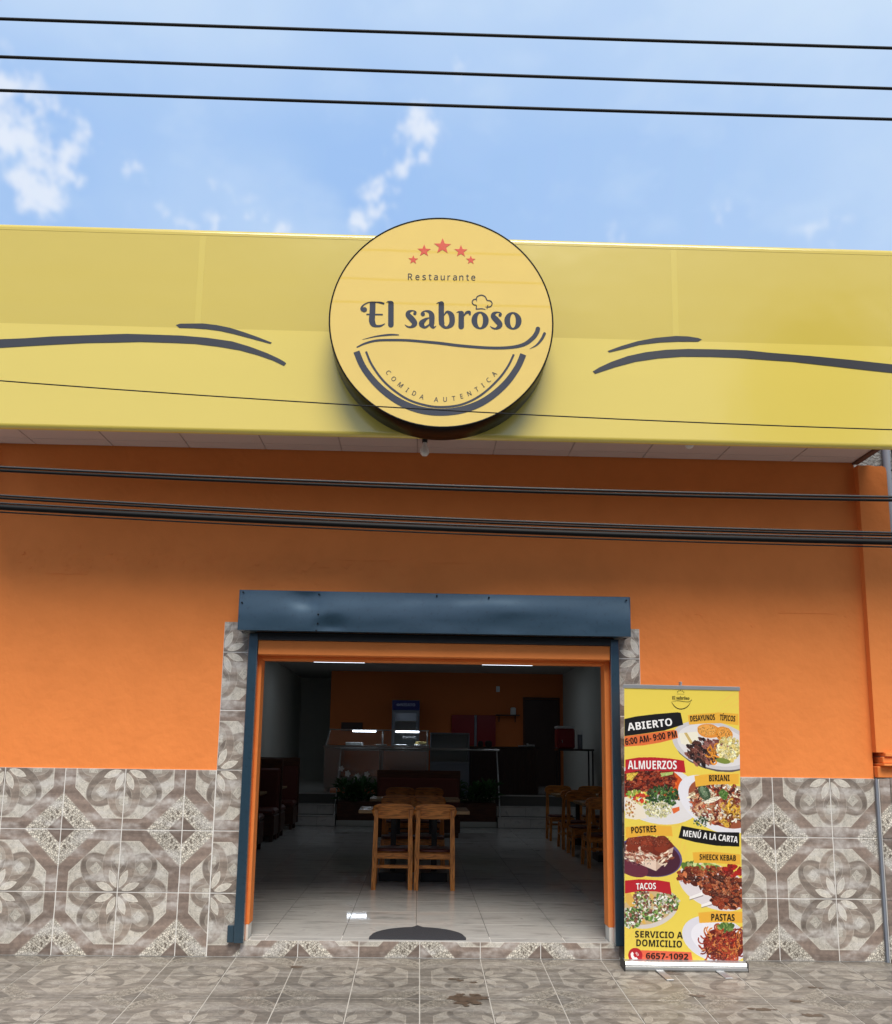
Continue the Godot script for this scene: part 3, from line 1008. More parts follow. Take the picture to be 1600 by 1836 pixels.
# ------------------------------------------------------------------ scene
func _ready():
	rng.seed = 7
	# camera
	var cam := Camera3D.new()
	cam.name = "camera"
	cam.projection = Camera3D.PROJECTION_FRUSTUM
	cam.near = 0.05
	cam.far = 400.0
	cam.size = 2.0 * 918.0 / 1628.307 * cam.near
	cam.frustum_offset = Vector2(0, (1066.5 - 918.0) / 1628.307 * cam.near)
	cam.transform = Transform3D(Basis(Vector3(0.999444, 0.013719, 0.030388), Vector3(-0.018649, 0.985538, 0.168426), Vector3(-0.027638, -0.168899, 0.985246)), Vector3(-0.1223, 1.514, 7.0569))
	add_child(cam)
	cam.current = true
	# sky and exposure
	var env := Environment.new()
	env.background_mode = Environment.BG_SKY
	var pan := PanoramaSkyMaterial.new()
	pan.panorama = make_sky()
	var sky := Sky.new()
	sky.sky_material = pan
	env.sky = sky
	env.background_energy_multiplier = 0.42
	env.tonemap_mode = Environment.TONE_MAPPER_LINEAR
	env.tonemap_exposure = 2.4
	env.sdfgi_enabled = true
	env.ssao_enabled = true
	env.ssil_enabled = true
	var we := WorldEnvironment.new()
	we.name = "environment"
	we.environment = env
	add_child(we)
	# sun behind thin cloud, high over the street
	var sun := DirectionalLight3D.new()
	sun.name = "sun"
	sun.light_energy = 0.5
	sun.light_color = Color(1.0, 0.965, 0.91)
	sun.light_angular_distance = 34.0
	sun.shadow_enabled = true
	add_child(sun)
	sun.look_at_from_position(Vector3(0.7, 8.2, 6.6), Vector3.ZERO, Vector3.UP)

	materials()
	ground()
	building()
	interior_shell()
	canopy()
	round_sign()
	shutter()
	banner()
	interior()
	street_wires()
	across_the_street()

func materials():
	var m := mat("plaster", srgb(240, 142, 76), 0.66)
	m.metallic_specular = 0.22
	m.albedo_texture = noise_tex(0.012, 5, 4, [[0.0, Color(0.965, 0.96, 0.955)], [0.5, Color(0.985, 0.982, 0.98)], [1.0, Color(1, 1, 1)]])
	tri(m, 0.45)
	bump(m, noise_tex(0.045, 5, 8, [], true, 5.0), 0.13)
	m = mat("block_grey", srgb(150, 152, 152), 0.9)
	m.albedo_texture = noise_tex(0.02, 5, 14, [[0.0, Color(0.7, 0.7, 0.7)], [1.0, Color(1, 1, 1)]])
	tri(m, 0.6)
	bump(m, noise_tex(0.1, 5, 15, [], true, 8.0), 0.7)
	m = mat("wall_grout", srgb(226, 224, 220), 0.85)
	m = mat("walk_grout", srgb(190, 186, 178), 0.9)
	m = mat("concrete", srgb(132, 129, 124), 0.9)
	m.albedo_texture = noise_tex(0.02, 5, 24, [[0.0, Color(0.75, 0.75, 0.75)], [1.0, Color(1, 1, 1)]])
	tri(m, 0.4)
	m = mat("asphalt", srgb(72, 72, 72), 0.92)
	m.albedo_texture = noise_tex(0.06, 5, 26, [[0.0, Color(0.6, 0.6, 0.6)], [1.0, Color(1, 1, 1)]])
	tri(m, 0.5)
	m = mat("vinyl_yellow", srgb(207, 184, 80), 0.16)
	m.metallic_specular = 0.7
	bump(m, noise_tex(0.01, 3, 31, [], true, 2.0), 0.12)
	tri(m, 0.35)
	m = mat("vinyl_light", srgb(224, 201, 95), 0.15)
	m.metallic_specular = 0.7
	bump(m, noise_tex(0.01, 3, 31, [], true, 2.0), 0.12)
	tri(m, 0.35)
	m = mat("vinyl_strip", srgb(212, 190, 85), 0.16)
	m.metallic_specular = 0.7
	m = mat("vinyl_grey", srgb(64, 64, 68), 0.2)
	m = mat("sign_face", srgb(234, 201, 104), 0.04)
	m.metallic_specular = 0.8
	bump(m, noise_tex(0.006, 2, 35, [], true, 2.0), 0.05)
	tri(m, 0.3)
	m = mat("sign_print", srgb(60, 56, 57), 0.06)
	m.metallic_specular = 0.8
	bump(m, noise_tex(0.006, 2, 35, [], true, 2.0), 0.05)
	tri(m, 0.3)
	m = mat("sign_red", srgb(214, 92, 66), 0.14)
	m = mat("sign_rim", srgb(10, 10, 11), 0.3)
	m.metallic_specular = 0.3
	m = mat("soffit", srgb(206, 190, 184), 0.8)
	m = mat("soffit_frame", srgb(186, 171, 165), 0.7)
	m = mat("rust_steel", srgb(96, 64, 52), 0.8)
	m = mat("blue_metal", srgb(50, 78, 96), 0.3)
	m.metallic = 0.5
	m.clearcoat_enabled = true
	m.clearcoat = 1.0
	m.clearcoat_roughness = 0.2
	m.albedo_texture = noise_tex(0.03, 5, 41, [[0.0, Color(0.8, 0.81, 0.82)], [0.3, Color(0.97, 0.97, 0.97)], [1.0, Color(1, 1, 1)]])
	tri(m, 1.1)
	bump(m, noise_tex(0.012, 3, 42, [], true, 3.0), 0.035)
	m = mat("socket_black", srgb(34, 33, 33), 0.5)
	m = mat("screw", srgb(26, 30, 36), 0.5, 0.6)
	m = mat("white_wall", srgb(196, 198, 190), 0.75)
	m = mat("orange_wall", srgb(206, 110, 46), 0.7)
	m = mat("ceiling_white", srgb(176, 178, 174), 0.85)
	for k in 3:
		m = mat("floor_tile_%d" % k, srgb(216, 214, 210), 0.035)
		m.albedo_texture = noise_tex(0.006, 5, 60 + k * 7, [[0.0, Color(0.8, 0.8, 0.8)], [0.35, Color(0.95, 0.95, 0.95)], [0.8, Color(1, 1, 1)], [0.97, Color(0.84, 0.84, 0.85)], [1.0, Color(0.7, 0.7, 0.71)]], false, 1.0, 512, FastNoiseLite.TYPE_SIMPLEX_SMOOTH, true)
		tri(m, Vector3(0.5, 0.5, 1.3))
		m.uv1_offset = Vector3(0.31 * k, 0, 0.17 * k)
	m = mat("floor_grout", srgb(96, 95, 92), 0.8)
	m = mat("rubber", srgb(62, 62, 68), 0.85)
	bump(m, noise_tex(0.12, 3, 70, [], true, 8.0), 1.0)
	tri(m, 3.0)
	var wr := [[0.0, Color(0.45, 0.26, 0.11)], [0.35, Color(0.8, 0.53, 0.25)], [0.5, Color(0.9, 0.62, 0.31)], [0.62, Color(0.6, 0.36, 0.15)], [0.7, Color(0.88, 0.6, 0.3)], [1.0, Color(0.94, 0.68, 0.37)]]
	var wt := noise_tex(0.012, 4, 71, wr)
	for e in [["wood_x", Vector3(0.3, 3.4, 3.4)], ["wood_y", Vector3(3.4, 0.3, 3.4)], ["wood_z", Vector3(3.4, 3.4, 0.3)]]:
		m = mat(e[0], Color(1, 0.96, 0.9), 0.4)
		m.albedo_texture = wt
		tri(m, e[1], false)
	m = mat("table_wood", Color(0.95, 0.93, 0.9), 0.25)
	m.albedo_texture = noise_tex(0.012, 4, 73, [[0.0, Color(0.6, 0.5, 0.38)], [0.5, Color(0.74, 0.64, 0.5)], [1.0, Color(0.66, 0.54, 0.4)]])
	tri(m, Vector3(0.6, 5, 5), false)
	m = mat("dark_wood", srgb(92, 56, 36), 0.45)
	m.albedo_texture = noise_tex(0.012, 4, 75, [[0.0, Color(0.65, 0.6, 0.58)], [1.0, Color(1, 1, 1)]])
	tri(m, Vector3(0.6, 4, 4), false)
	m = mat("leather", srgb(92, 42, 32), 0.4)
	bump(m, noise_tex(0.2, 3, 76, [], true, 4.0), 0.25)
	tri(m, 3.0, false)
	m = mat("black_metal", srgb(30, 31, 34), 0.4)
	m = mat("steel", srgb(180, 180, 178), 0.28, 0.9)
	m = mat("steel_panel", srgb(176, 160, 150), 0.22, 0.85)
	m = mat("alu", srgb(192, 194, 196), 0.36, 0.75)
	m = mat("leaf", srgb(52, 92, 44), 0.5)
	m.backlight_enabled = true
	m.backlight = srgb(30, 60, 20)
	m = mat("petal", srgb(236, 234, 230), 0.6)
	m = mat("pot", srgb(60, 44, 38), 0.7)
	m = mat("glass", Color(0.86, 0.93, 0.92, 0.12), 0.04)
	m.transparency = BaseMaterial3D.TRANSPARENCY_ALPHA
	m = mat("fridge_grey", srgb(128, 134, 146), 0.4)
	m = mat("fridge_blue", srgb(34, 44, 118), 0.35)
	m = mat("fridge_print", srgb(196, 206, 232), 0.4)
	m = mat("red_paint", srgb(140, 22, 30), 0.35)
	m = mat("white_plastic", srgb(226, 228, 228), 0.4)
	m = mat("door_brown", srgb(58, 40, 32), 0.5)
	m = mat("granite", srgb(60, 56, 54), 0.2)
	m = mat("food", srgb(206, 186, 120), 0.6)
	m = mat("cable", srgb(18, 18, 19), 0.55)
	m.metallic_specular = 0.35
	m = mat("cable_steel", srgb(52, 53, 55), 0.5, 0.3)
	m = mat("pole_concrete", srgb(160, 158, 152), 0.9)
	m = mat("stain", srgb(98, 82, 68), 0.35)
	m = mat("paint_white", srgb(226, 224, 216), 0.7)
	m = mat("bulb_glass", srgb(240, 240, 236), 0.15)
	m = mat("added_building_wall", srgb(122, 118, 112), 0.85)
	m = mat("tube_glow", srgb(240, 246, 250), 0.3)
	m.emission_enabled = true
	m.emission = srgb(226, 240, 255)
	m.emission_energy_multiplier = 1.4
	m = mat("case_glow", srgb(240, 246, 250), 0.3)
	m.emission_enabled = true
	m.emission = srgb(226, 240, 255)
	m.emission_energy_multiplier = 3.0

# ------------------------------------------------------------------ ground
func ground():
	var g := st()
	qo(g, Vector3(-150, -0.30, -150), Vector3(150, -0.30, -150), Vector3(150, -0.30, 150), Vector3(-150, -0.30, 150), Vector3.UP)
	structure("ground", g, M.concrete)
	g = st()
	box2(g, Vector3(-60, -0.5, 2.55), Vector3(60, -0.28, 9.6))
	structure("road", g, M.asphalt)
	g = st()
	box2(g, Vector3(-60, -0.5, 2.40), Vector3(60, -0.142, 2.55), 0.015)
	structure("kerb", g, M.concrete)
	g = st()
	var xf := Transform3D(Basis(Vector3(1, 0, 0), atan(SL)), Vector3.ZERO)
	bx(g, Vector3(0, -0.103, 1.2), Vector3(26, 0.2, 2.404), 0.0, xf)
	var walk := structure("sidewalk", g, M.walk_grout)
	var mats := tile_textures("walk", 3, [Vector3(131, 124, 115), Vector3(134, 127, 118), Vector3(163, 156, 145), Vector3(158, 151, 139), Vector3(123, 116, 107)], 0.2)
	var b := Basis(Vector3(1, 0, 0), Vector3(0, SL, -1).normalized(), Vector3(0, 1, SL).normalized())
	lay_tiles(walk, Transform3D(b, Vector3(0, 0, 0)), GX - 5 * T, GX + 17 * T, -2.39, -0.004, GX, 1, 0.0, mats, 0.007)
	# splashes of dirty water and gum on the tiles
	var spots := [[0.21, 0.93, 0.085, 0.10, 14], [0.16, 0.50, 0.07, 0.03, 5], [0.30, 0.56, 0.03, 0.014, 2], [0.24, 0.80, 0.06, 0.03, 5], [0.72, 1.02, 0.012, 0.012, 1], [1.72, 0.32, 0.05, 0.05, 5], [2.1, 1.05, 0.10, 0.018, 4], [2.35, 1.16, 0.06, 0.014, 3], [2.35, 0.9, 0.03, 0.012, 2], [1.72, 0.80, 0.05, 0.012, 3], [2.62, 0.62, 0.05, 0.02, 3], [-0.95, 0.24, 0.05, 0.05, 1]]
	for e in spots:
		for k in e[4]:
			var s := st()
			var cx: float = e[0] + rng.randf_range(-1, 1) * e[2] * (0.0 if e[4] == 1 else 1.0)
			var cz: float = e[1] + rng.randf_range(-1, 1) * e[3] * (0.0 if e[4] == 1 else 1.0)
			var rr: float = rng.randf_range(0.008, 0.034) if e[4] > 1 else e[2] * 0.7
			if e[4] == 14 and k < 3:
				rr = 0.055
			var poly := PackedVector2Array()
			for i in 14:
				var a := TAU * i / 14
				var q := rr * rng.randf_range(0.55, 1.25)
				poly.append(Vector2(cx + cos(a) * q * 1.3, cz + sin(a) * q * 0.9))
			var idx := Geometry2D.triangulate_polygon(poly)
			for i in range(0, idx.size(), 3):
				var pp := []
				for j in 3:
					pp.append(Vector3(poly[idx[i + j]].x, -SL * poly[idx[i + j]].y + 0.0018 + 0.0003 * k, poly[idx[i + j]].y))
				tr3(s, pp[0], pp[1], pp[2], Vector3.UP)
			if idx.size() > 0:
				part(walk, "stain", s, M.stain)

# ------------------------------------------------------------------ facade
var wn: FastNoiseLite
var wn2: FastNoiseLite

func relief(x: float, y: float) -> float:
	var d := wn.get_noise_2d(x, y) * 0.0011
	var band := exp(-pow((y - 2.97 - 0.03 * sin(x * 1.7)) / 0.07, 2.0)) * smoothstep(0.6, -0.4, x)
	band += exp(-pow((y - 2.68) / 0.04, 2.0)) * smoothstep(2.0, 2.6, x) * 0.6
	var f := wn2.get_noise_2d(x, y)
	d += band * (maxf(f, 0.0) * 0.012 - 0.001)
	return d

func plaster(parent: Node3D, called: String, x0: float, x1: float, y0: float, y1: float, z0: float, z1: float):
	var s := st()
	box2(s, Vector3(x0, y0, z0), Vector3(x1, y1, z1 - 0.004))
	s.set_smooth_group(0)
	var nx := int(ceil((x1 - x0) / 0.035))
	var ny := int(ceil((y1 - y0) / 0.028))
	var pts := []
	for j in ny + 1:
		var row := PackedVector3Array()
		for i in nx + 1:
			var x := lerpf(x0, x1, i / float(nx))
			var y := lerpf(y0, y1, j / float(ny))
			row.append(Vector3(x, y, z1 + relief(x, y)))
		pts.append(row)
	for j in ny:
		for i in nx:
			s.add_vertex(pts[j][i]); s.add_vertex(pts[j + 1][i + 1]); s.add_vertex(pts[j][i + 1])
			s.add_vertex(pts[j][i]); s.add_vertex(pts[j + 1][i]); s.add_vertex(pts[j + 1][i + 1])
	part(parent, called, s, M.plaster)

func building():
	wn = FastNoiseLite.new()
	wn.frequency = 1.3
	wn.fractal_octaves = 3
	wn.seed = 17
	wn2 = FastNoiseLite.new()
	wn2.frequency = 9.0
	wn2.fractal_octaves = 4
	wn2.seed = 19
	var o := thing("restaurant_building", "orange plastered shopfront wall with patterned grey tiles along its foot", "building")
	plaster(o, "wall", -3.62, -1.378, 0.0, 4.6, -0.2, -0.012)
	plaster(o, "wall", 1.374, 3.41, 0.0, 4.6, -0.2, -0.012)
	plaster(o, "lintel", -1.3775, 1.3735, 2.222, 4.6, -0.2, -0.012)
	var s := st()
	box2(s, Vector3(-1.369, 2.224, -0.011), Vector3(1.359, 2.333, 0.05), 0.004)
	part(o, "lintel_board", s, M.plaster)
	# door reveal: orange inner frame set back from the front, with a bare foot
	for sx in [-1, 1]:
		s = st()
		var xi := -1.352 if sx < 0 else 1.332
		var xo := -1.378 if sx < 0 else 1.374
		box2(s, Vector3(xi, FY + 0.1, -0.2), Vector3(xo, 2.222, -0.05), 0.004)
		part(o, "door_jamb", s, M.plaster)
		s = st()
		box2(s, Vector3(xi + sx * 0.006, 0.0, -0.19), Vector3(xo, FY + 0.1, -0.045), 0.003)
		part(o, "jamb_foot", s, M.paint_white)
	s = st()
	box2(s, Vector3(-1.352, 2.195, -0.2), Vector3(1.332, 2.222, -0.05), 0.004)
	part(o, "door_head", s, M.plaster)
	# pillar at the right-hand corner, with its moulded base
	s = st()
	var prof := PackedVector2Array()
	for e in [[3.41, 1.545], [3.645, 1.545], [3.645, 3.80], [3.637, 3.833], [3.61, 3.846], [3.56, 3.842], [3.50, 3.850], [3.45, 3.845], [3.41, 3.849]]:
		prof.append(Vector2(e[0], e[1]))
	prism(s, prof, -0.3, 0.055)
	var pil := part(o, "pillar", s, M.plaster)
	for e in [[3.465, 1.512, 1.545, 0.085], [3.452, 1.462, 1.512, 0.065], [3.44, 1.44, 1.462, 0.105], [3.418, 1.352, 1.44, 0.045]]:
		s = st()
		box2(s, Vector3(e[0], e[1] + 0.001, -0.2), Vector3(3.9, e[2] - 0.001, e[3]), 0.005)
		part(pil, "moulding", s, M.plaster)
	# left-hand corner pillar, mostly out of the picture
	s = st()
	box2(s, Vector3(-3.9, 1.36, -0.3), Vector3(-3.535, 3.85, 0.05), 0.008)
	part(o, "pillar", s, M.plaster)
	# tile band
	var mats := tile_textures("wall", 4, [Vector3(141, 125, 115), Vector3(142, 130, 120), Vector3(203, 197, 186), Vector3(214, 208, 195), Vector3(126, 117, 107)], 0.56)
	var ht := 3 * T
	var bands := []
	for e in [[-3.9, 0.0, -1.4, ht - 0.002, -0.003], [1.4, 0.0, 3.408, ht - 0.002, -0.003], [-1.644, ht - 0.001, -1.40, 2.476, -0.003], [1.40, ht - 0.001, 1.604, 2.476, -0.003], [3.42, 0.0, 3.9, ht - 0.002, 0.035]]:
		s = st()
		box2(s, Vector3(e[0], e[1], -0.011), Vector3(e[2], e[3], e[4]))
		bands.append(part(o, "tile_band", s, M.wall_grout))
	var id := Transform3D.IDENTITY
	lay_tiles(bands[0], id, -3.9, -1.650, 0.003, ht, GX, 1, 0.0, mats, 0.007)
	lay_tiles(bands[1], id, 1.608, 3.404, 0.003, ht, GX, 1, 0.0, mats, 0.007)
	lay_tiles(bands[2], id, -1.645, -1.40, 0.003, 2.478, -1.645, 0, 0.0, mats, 0.007)
	lay_tiles(bands[3], id, 1.40, 1.604, 0.003, 2.478, 1.604, 0, 0.0, mats, 0.007)
	lay_tiles(bands[4], Transform3D(Basis.IDENTITY, Vector3(0, 0, 0.045)), 3.425, 3.9, 0.003, ht, GX, 1, 0.0, mats, 0.005)
	s = st()
	tube(s, [Vector3(3.412, 0.0, 0.02), Vector3(3.412, ht, 0.02)], 0.011, 8)
	part(o, "corner_trim", s, M.fridge_grey)
	# threshold with cut tiles on its riser
	s = st()
	box2(s, Vector3(-1.352, 0.0, -0.2), Vector3(1.332, FY - 0.002, -0.011), 0.0)
	box2(s, Vector3(-1.40, 0.0, -0.012), Vector3(1.40, FY - 0.003, -0.003), 0.0)
	var th := part(o, "threshold", s, M.wall_grout)
	lay_tiles(th, id, -1.40, 1.40, 0.004, FY - 0.002, GX, 1, 0.0, mats, 0.006)

	# blistered paint and scratches along an old seam of the plaster
	s = st()
	for k in 230:
		var fx := -3.4 + pow(rng.randf(), 0.8) * 3.3
		var fy := 2.96 + rng.randfn(0.0, 0.05) + 0.03 * sin(fx * 2.1) - (0.10 if rng.randf() < 0.25 else 0.0)
		if k > 190:
			fx = rng.randf_range(1.8, 3.35)
			fy = rng.randf_range(2.5, 2.95)
		var rr := rng.randf_range(0.004, 0.017)
		var poly := PackedVector2Array()
		for i in 9:
			var a := TAU * i / 9
			poly.append(Vector2(fx + cos(a) * rr * rng.randf_range(0.7, 2.2), fy + sin(a) * rr * rng.randf_range(0.5, 1.1)))
		prism(s, poly, -0.016, -0.012 + relief(fx, fy) + rng.randf_range(0.0012, 0.0035))
	for e in [[-2.9, 2.835, 0.32], [-0.55, 2.99, 0.5], [0.1, 2.985, 0.35], [2.95, 2.63, 0.45], [-0.9, 2.93, 0.1]]:
		var pts := []
		for i in 9:
			pts.append(Vector3(e[0] + e[2] * (i / 8.0 - 0.5), e[1] + rng.randf_range(-0.003, 0.003), -0.011))
		tube(s, pts, 0.0022, 5)
	var fk := part(o, "blistered_paint", s, M.plaster)
	fk.set_meta("kind", "stuff")

	# neighbour: bare block wall
	var nb := thing("neighbour_building", "bare grey concrete block wall beyond the orange corner pillar", "building", Vector3(3.92, 0, -0.6))
	for r in 24:
		for c in 8:
			s = st()
			var off := 0.0 if r % 2 == 0 else 0.2
			bx(s, Vector3(c * 0.4 + off - 0.1, 0.1 + r * 0.2, 0), Vector3(0.388, 0.188, 0.15), 0.006)
			part(nb, "block", s, M.block_grey)
	s = st()
	box2(s, Vector3(-0.3, -0.3, -0.4), Vector3(3.3, 4.85, -0.06))
	part(nb, "mortar", s, M.concrete)
	s = st()
	tube(s, [Vector3(0.02, 0.0, 0.12), Vector3(0.02, 4.6, 0.12)], 0.03, 12)
	part(nb, "pipe", s, M.fridge_grey)

# ------------------------------------------------------------------ canopy with yellow fascia
func canopy():
	var o := thing("canopy", "long glossy yellow fascia canopy with grey swooshes above the shopfront", "canopy")
	var x0 := -3.62
	var x1 := 3.44
	var xe := 4.35          # the fascia runs on past the end of the soffit
	var yb := 3.626
	var yt := 5.133
	var zf := 1.1
	# front skin stretched over its frame: small ribs where the frame shows through
	var s := st(true)
	var nx := 200
	var ny := 64
	var pts := []
	for j in ny + 1:
		var row := PackedVector3Array()
		for i in nx + 1:
			var x := lerpf(x0, xe, i / float(nx))
			var y := lerpf(yb + 0.035, yt - 0.03, j / float(ny))
			var z := zf
			row.append(Vector3(x, y, z))
		pts.append(row)
	# lower part and narrow strips take a paler yellow than the upper part
	var jm := 0
	for j in ny + 1:
		if pts[j][0].y < 4.385:
			jm = j
	var low := st(true)
	var up := st(true)
	for j in ny:
		for i in nx:
			qo(low if j < jm else up, pts[j][i], pts[j][i + 1], pts[j + 1][i + 1], pts[j + 1][i], Vector3(0, 0, 1))
	# rounded lower and upper edges
	for e in [[yb + 0.035, -1.0, pts[0][0].z], [yt - 0.03, 1.0, pts[ny][0].z]]:
		var prev := Vector2(e[0], e[2])
		for k in range(1, 7):
			var a := k / 6.0 * PI / 2
			var cur := Vector2(e[0] + e[1] * 0.033 * sin(a), e[2] - 0.033 * (1.0 - cos(a)))
			qo(low if e[1] < 0 else up, Vector3(x0, prev.x, prev.y), Vector3(xe, prev.x, prev.y), Vector3(xe, cur.x, cur.y), Vector3(x0, cur.x, cur.y), Vector3(0, e[1] * 0.5, 1))
			prev = cur
	part(o, "lower_skin", low, M.vinyl_light)
	part(o, "upper_skin", up, M.vinyl_yellow)
	for rx in [-1.71, 1.643]:
		s = st()
		box2(s, Vector3(rx - 0.022, 4.39, zf - 0.004), Vector3(rx + 0.022, yt - 0.055, zf + 0.0012), 0.0008)
		part(o, "pale_strip", s, M.vinyl_strip)
	s = st()
	box2(s, Vector3(x0, yt - 0.05, zf - 0.004), Vector3(xe, yt - 0.044, zf + 0.0015), 0.0008)
	part(o, "edge_fold", s, M.vinyl_yellow)
	s = st()
	box2(s, Vector3(x0, yb + 0.012, zf - 0.05), Vector3(xe, yt - 0.004, zf - 0.036))
	part(o, "fascia_frame", s, M.rust_steel)
	for x in [x0, xe]:
		s = st()
		box2(s, Vector3(x - 0.006, yb, zf - 0.05), Vector3(x + 0.006, yt, zf - 0.02), 0.002)
		part(o, "end_cap", s, M.vinyl_yellow)
	s = st()
	box2(s, Vector3(x0, 3.93, -0.012), Vector3(x1 - 0.02, 3.98, zf - 0.052))
	part(o, "roof", s, M.rust_steel)
	# soffit of lay-in panels on a light grid
	s = st()
	box2(s, Vector3(x0, 3.891, -0.008), Vector3(x1 - 0.03, 3.905, zf - 0.052))
	var sf := part(o, "soffit", s, M.soffit_frame)
	var px := -3.83
	while px < x1:
		for pz in [[0.0, 0.14], [0.14, 0.75], [0.75, 1.045]]:
			var a := maxf(px + 0.004, x0)
			var b := minf(px + 0.606, x1 - 0.035)
			if b - a > 0.03:
				s = st()
				box2(s, Vector3(a, 3.884, pz[0] + 0.004), Vector3(b, 3.8905, pz[1] - 0.004), 0.002)
				part(sf, "panel", s, M.soffit)
		px += 0.61
	s = st()
	box2(s, Vector3(x1 - 0.05, 3.868, -0.0), Vector3(x1 + 0.0, 3.93, zf - 0.052), 0.003)
	box2(s, Vector3(x1 - 0.06, 3.93, -0.01), Vector3(x1 + 0.06, 3.99, zf - 0.052), 0.003)
	part(o, "end_beam", s, M.rust_steel)
	# swooshes cut from grey vinyl
	var LA := [[-3.6, 4.19], [-3.3, 4.235], [-3.052, 4.261], [-2.881, 4.273], [-2.696, 4.292], [-2.497, 4.305], [-2.311, 4.318], [-2.191, 4.325], [-2.044, 4.325], [-1.816, 4.323], [-1.64, 4.312], [-1.464, 4.29], [-1.341, 4.255], [-1.218, 4.21], [-1.135, 4.172], [-1.096, 4.15], [-1.084, 4.139], [-1.098, 4.12], [-1.175, 4.157], [-1.284, 4.194], [-1.407, 4.226], [-1.556, 4.249], [-1.718, 4.265], [-1.879, 4.268], [-2.094, 4.269], [-2.253, 4.26], [-2.466, 4.25], [-2.731, 4.228], [-3.046, 4.199], [-3.3, 4.17], [-3.6, 4.12]]
	var LB := [[-1.857, 4.4], [-1.828, 4.411], [-1.673, 4.417], [-1.578, 4.408], [-1.483, 4.39], [-1.387, 4.361], [-1.291, 4.328], [-1.19, 4.289], [-1.199, 4.28], [-1.303, 4.307], [-1.453, 4.345], [-1.549, 4.365], [-1.644, 4.376], [-1.738, 4.38], [-1.833, 4.38]]
	var RB := [[1.156, 4.292], [1.253, 4.332], [1.368, 4.371], [1.498, 4.4], [1.642, 4.418], [1.728, 4.417], [1.8, 4.407], [1.825, 4.397], [1.799, 4.38], [1.655, 4.376], [1.525, 4.366], [1.382, 4.344], [1.267, 4.309], [1.166, 4.282]]
	var RA := [[1.049, 4.137], [1.093, 4.167], [1.179, 4.211], [1.294, 4.257], [1.423, 4.29], [1.567, 4.312], [1.725, 4.323], [1.912, 4.325], [2.142, 4.324], [2.314, 4.31], [2.602, 4.294], [2.89, 4.272], [3.236, 4.242], [3.43, 4.22], [3.43, 4.155], [3.231, 4.178], [3.03, 4.195], [2.742, 4.222], [2.455, 4.248], [2.283, 4.255], [2.068, 4.266], [1.881, 4.268], [1.68, 4.264], [1.508, 4.246], [1.35, 4.217], [1.207, 4.173], [1.065, 4.12]]
	for l in [LA, LB, RB, RA]:
		var poly := PackedVector2Array()
		for e in l:
			poly.append(Vector2(e[0], e[1]))
		s = st()
		prism(s, poly, zf - 0.004, zf + 0.003)
		part(o, "swoosh", s, M.vinyl_grey)
	# bare bulbs under the soffit
	for e in [[-0.114, 0.33, "white pear-shaped bulb in a dark socket under the canopy behind the round sign"], [1.86, 0.62, "small white bulb tucked under the canopy above the banner"]]:
		var b := thing("light_bulb", e[2], "bulb", Vector3(e[0], 3.912 if e[0] < 0 else 3.92, e[1]))
		s = st()
		bx(s, Vector3(0, -0.008, 0), Vector3(0.13, 0.016, 0.13), 0.003)
		lathe(s, [Vector2(0.0, -0.055), Vector2(0.02, -0.055), Vector2(0.022, -0.016), Vector2(0.0, -0.016)], 16)
		part(b, "socket", s, M.socket_black)
		s = st()
		lathe(s, [Vector2(0.0, -0.165), Vector2(0.02, -0.160), Vector2(0.034, -0.142), Vector2(0.036, -0.122), Vector2(0.028, -0.095), Vector2(0.017, -0.07), Vector2(0.015, -0.05)], 20)
		part(b, "bulb", s, M.bulb_glass)

func round_sign():
	var o := thing("round_sign", "round yellow light box sign with a bowl drawing and El sabroso lettering", "sign", Vector3(-0.018, 4.3635, 1.1))
	var r := 0.757
	var turn := Transform3D(Basis(Vector3(1, 0, 0), PI / 2), Vector3.ZERO)
	var s := st()
	lathe(s, [Vector2(0.0, 0.0), Vector2(r - 0.004, 0.0), Vector2(r, 0.006), Vector2(r, 0.246)], 96, turn)
	lathe(s, [Vector2(r, 0.246), Vector2(r - 0.003, 0.252), Vector2(r - 0.010, 0.252), Vector2(r - 0.010, 0.246)], 96, turn)
	part(o, "rim", s, M.sign_rim)
	s = st()
	lathe(s, [Vector2(0.0, 0.2485), Vector2(r - 0.0105, 0.2485)], 96, turn)
	part(o, "face", s, M.sign_face)
	sign_letters(o, M.sign_print, 0.2505)
	for e in [[778, 272, 52], [668, 299, 40], [888, 301, 40], [603, 353, 29], [947, 354, 29]]:
		var q := sv("Z", [[e[0], e[1], e[2]]])[0] as Vector3
		star(o, Vector2(q.x, q.y), q.z, 0.2505, M.sign_red)

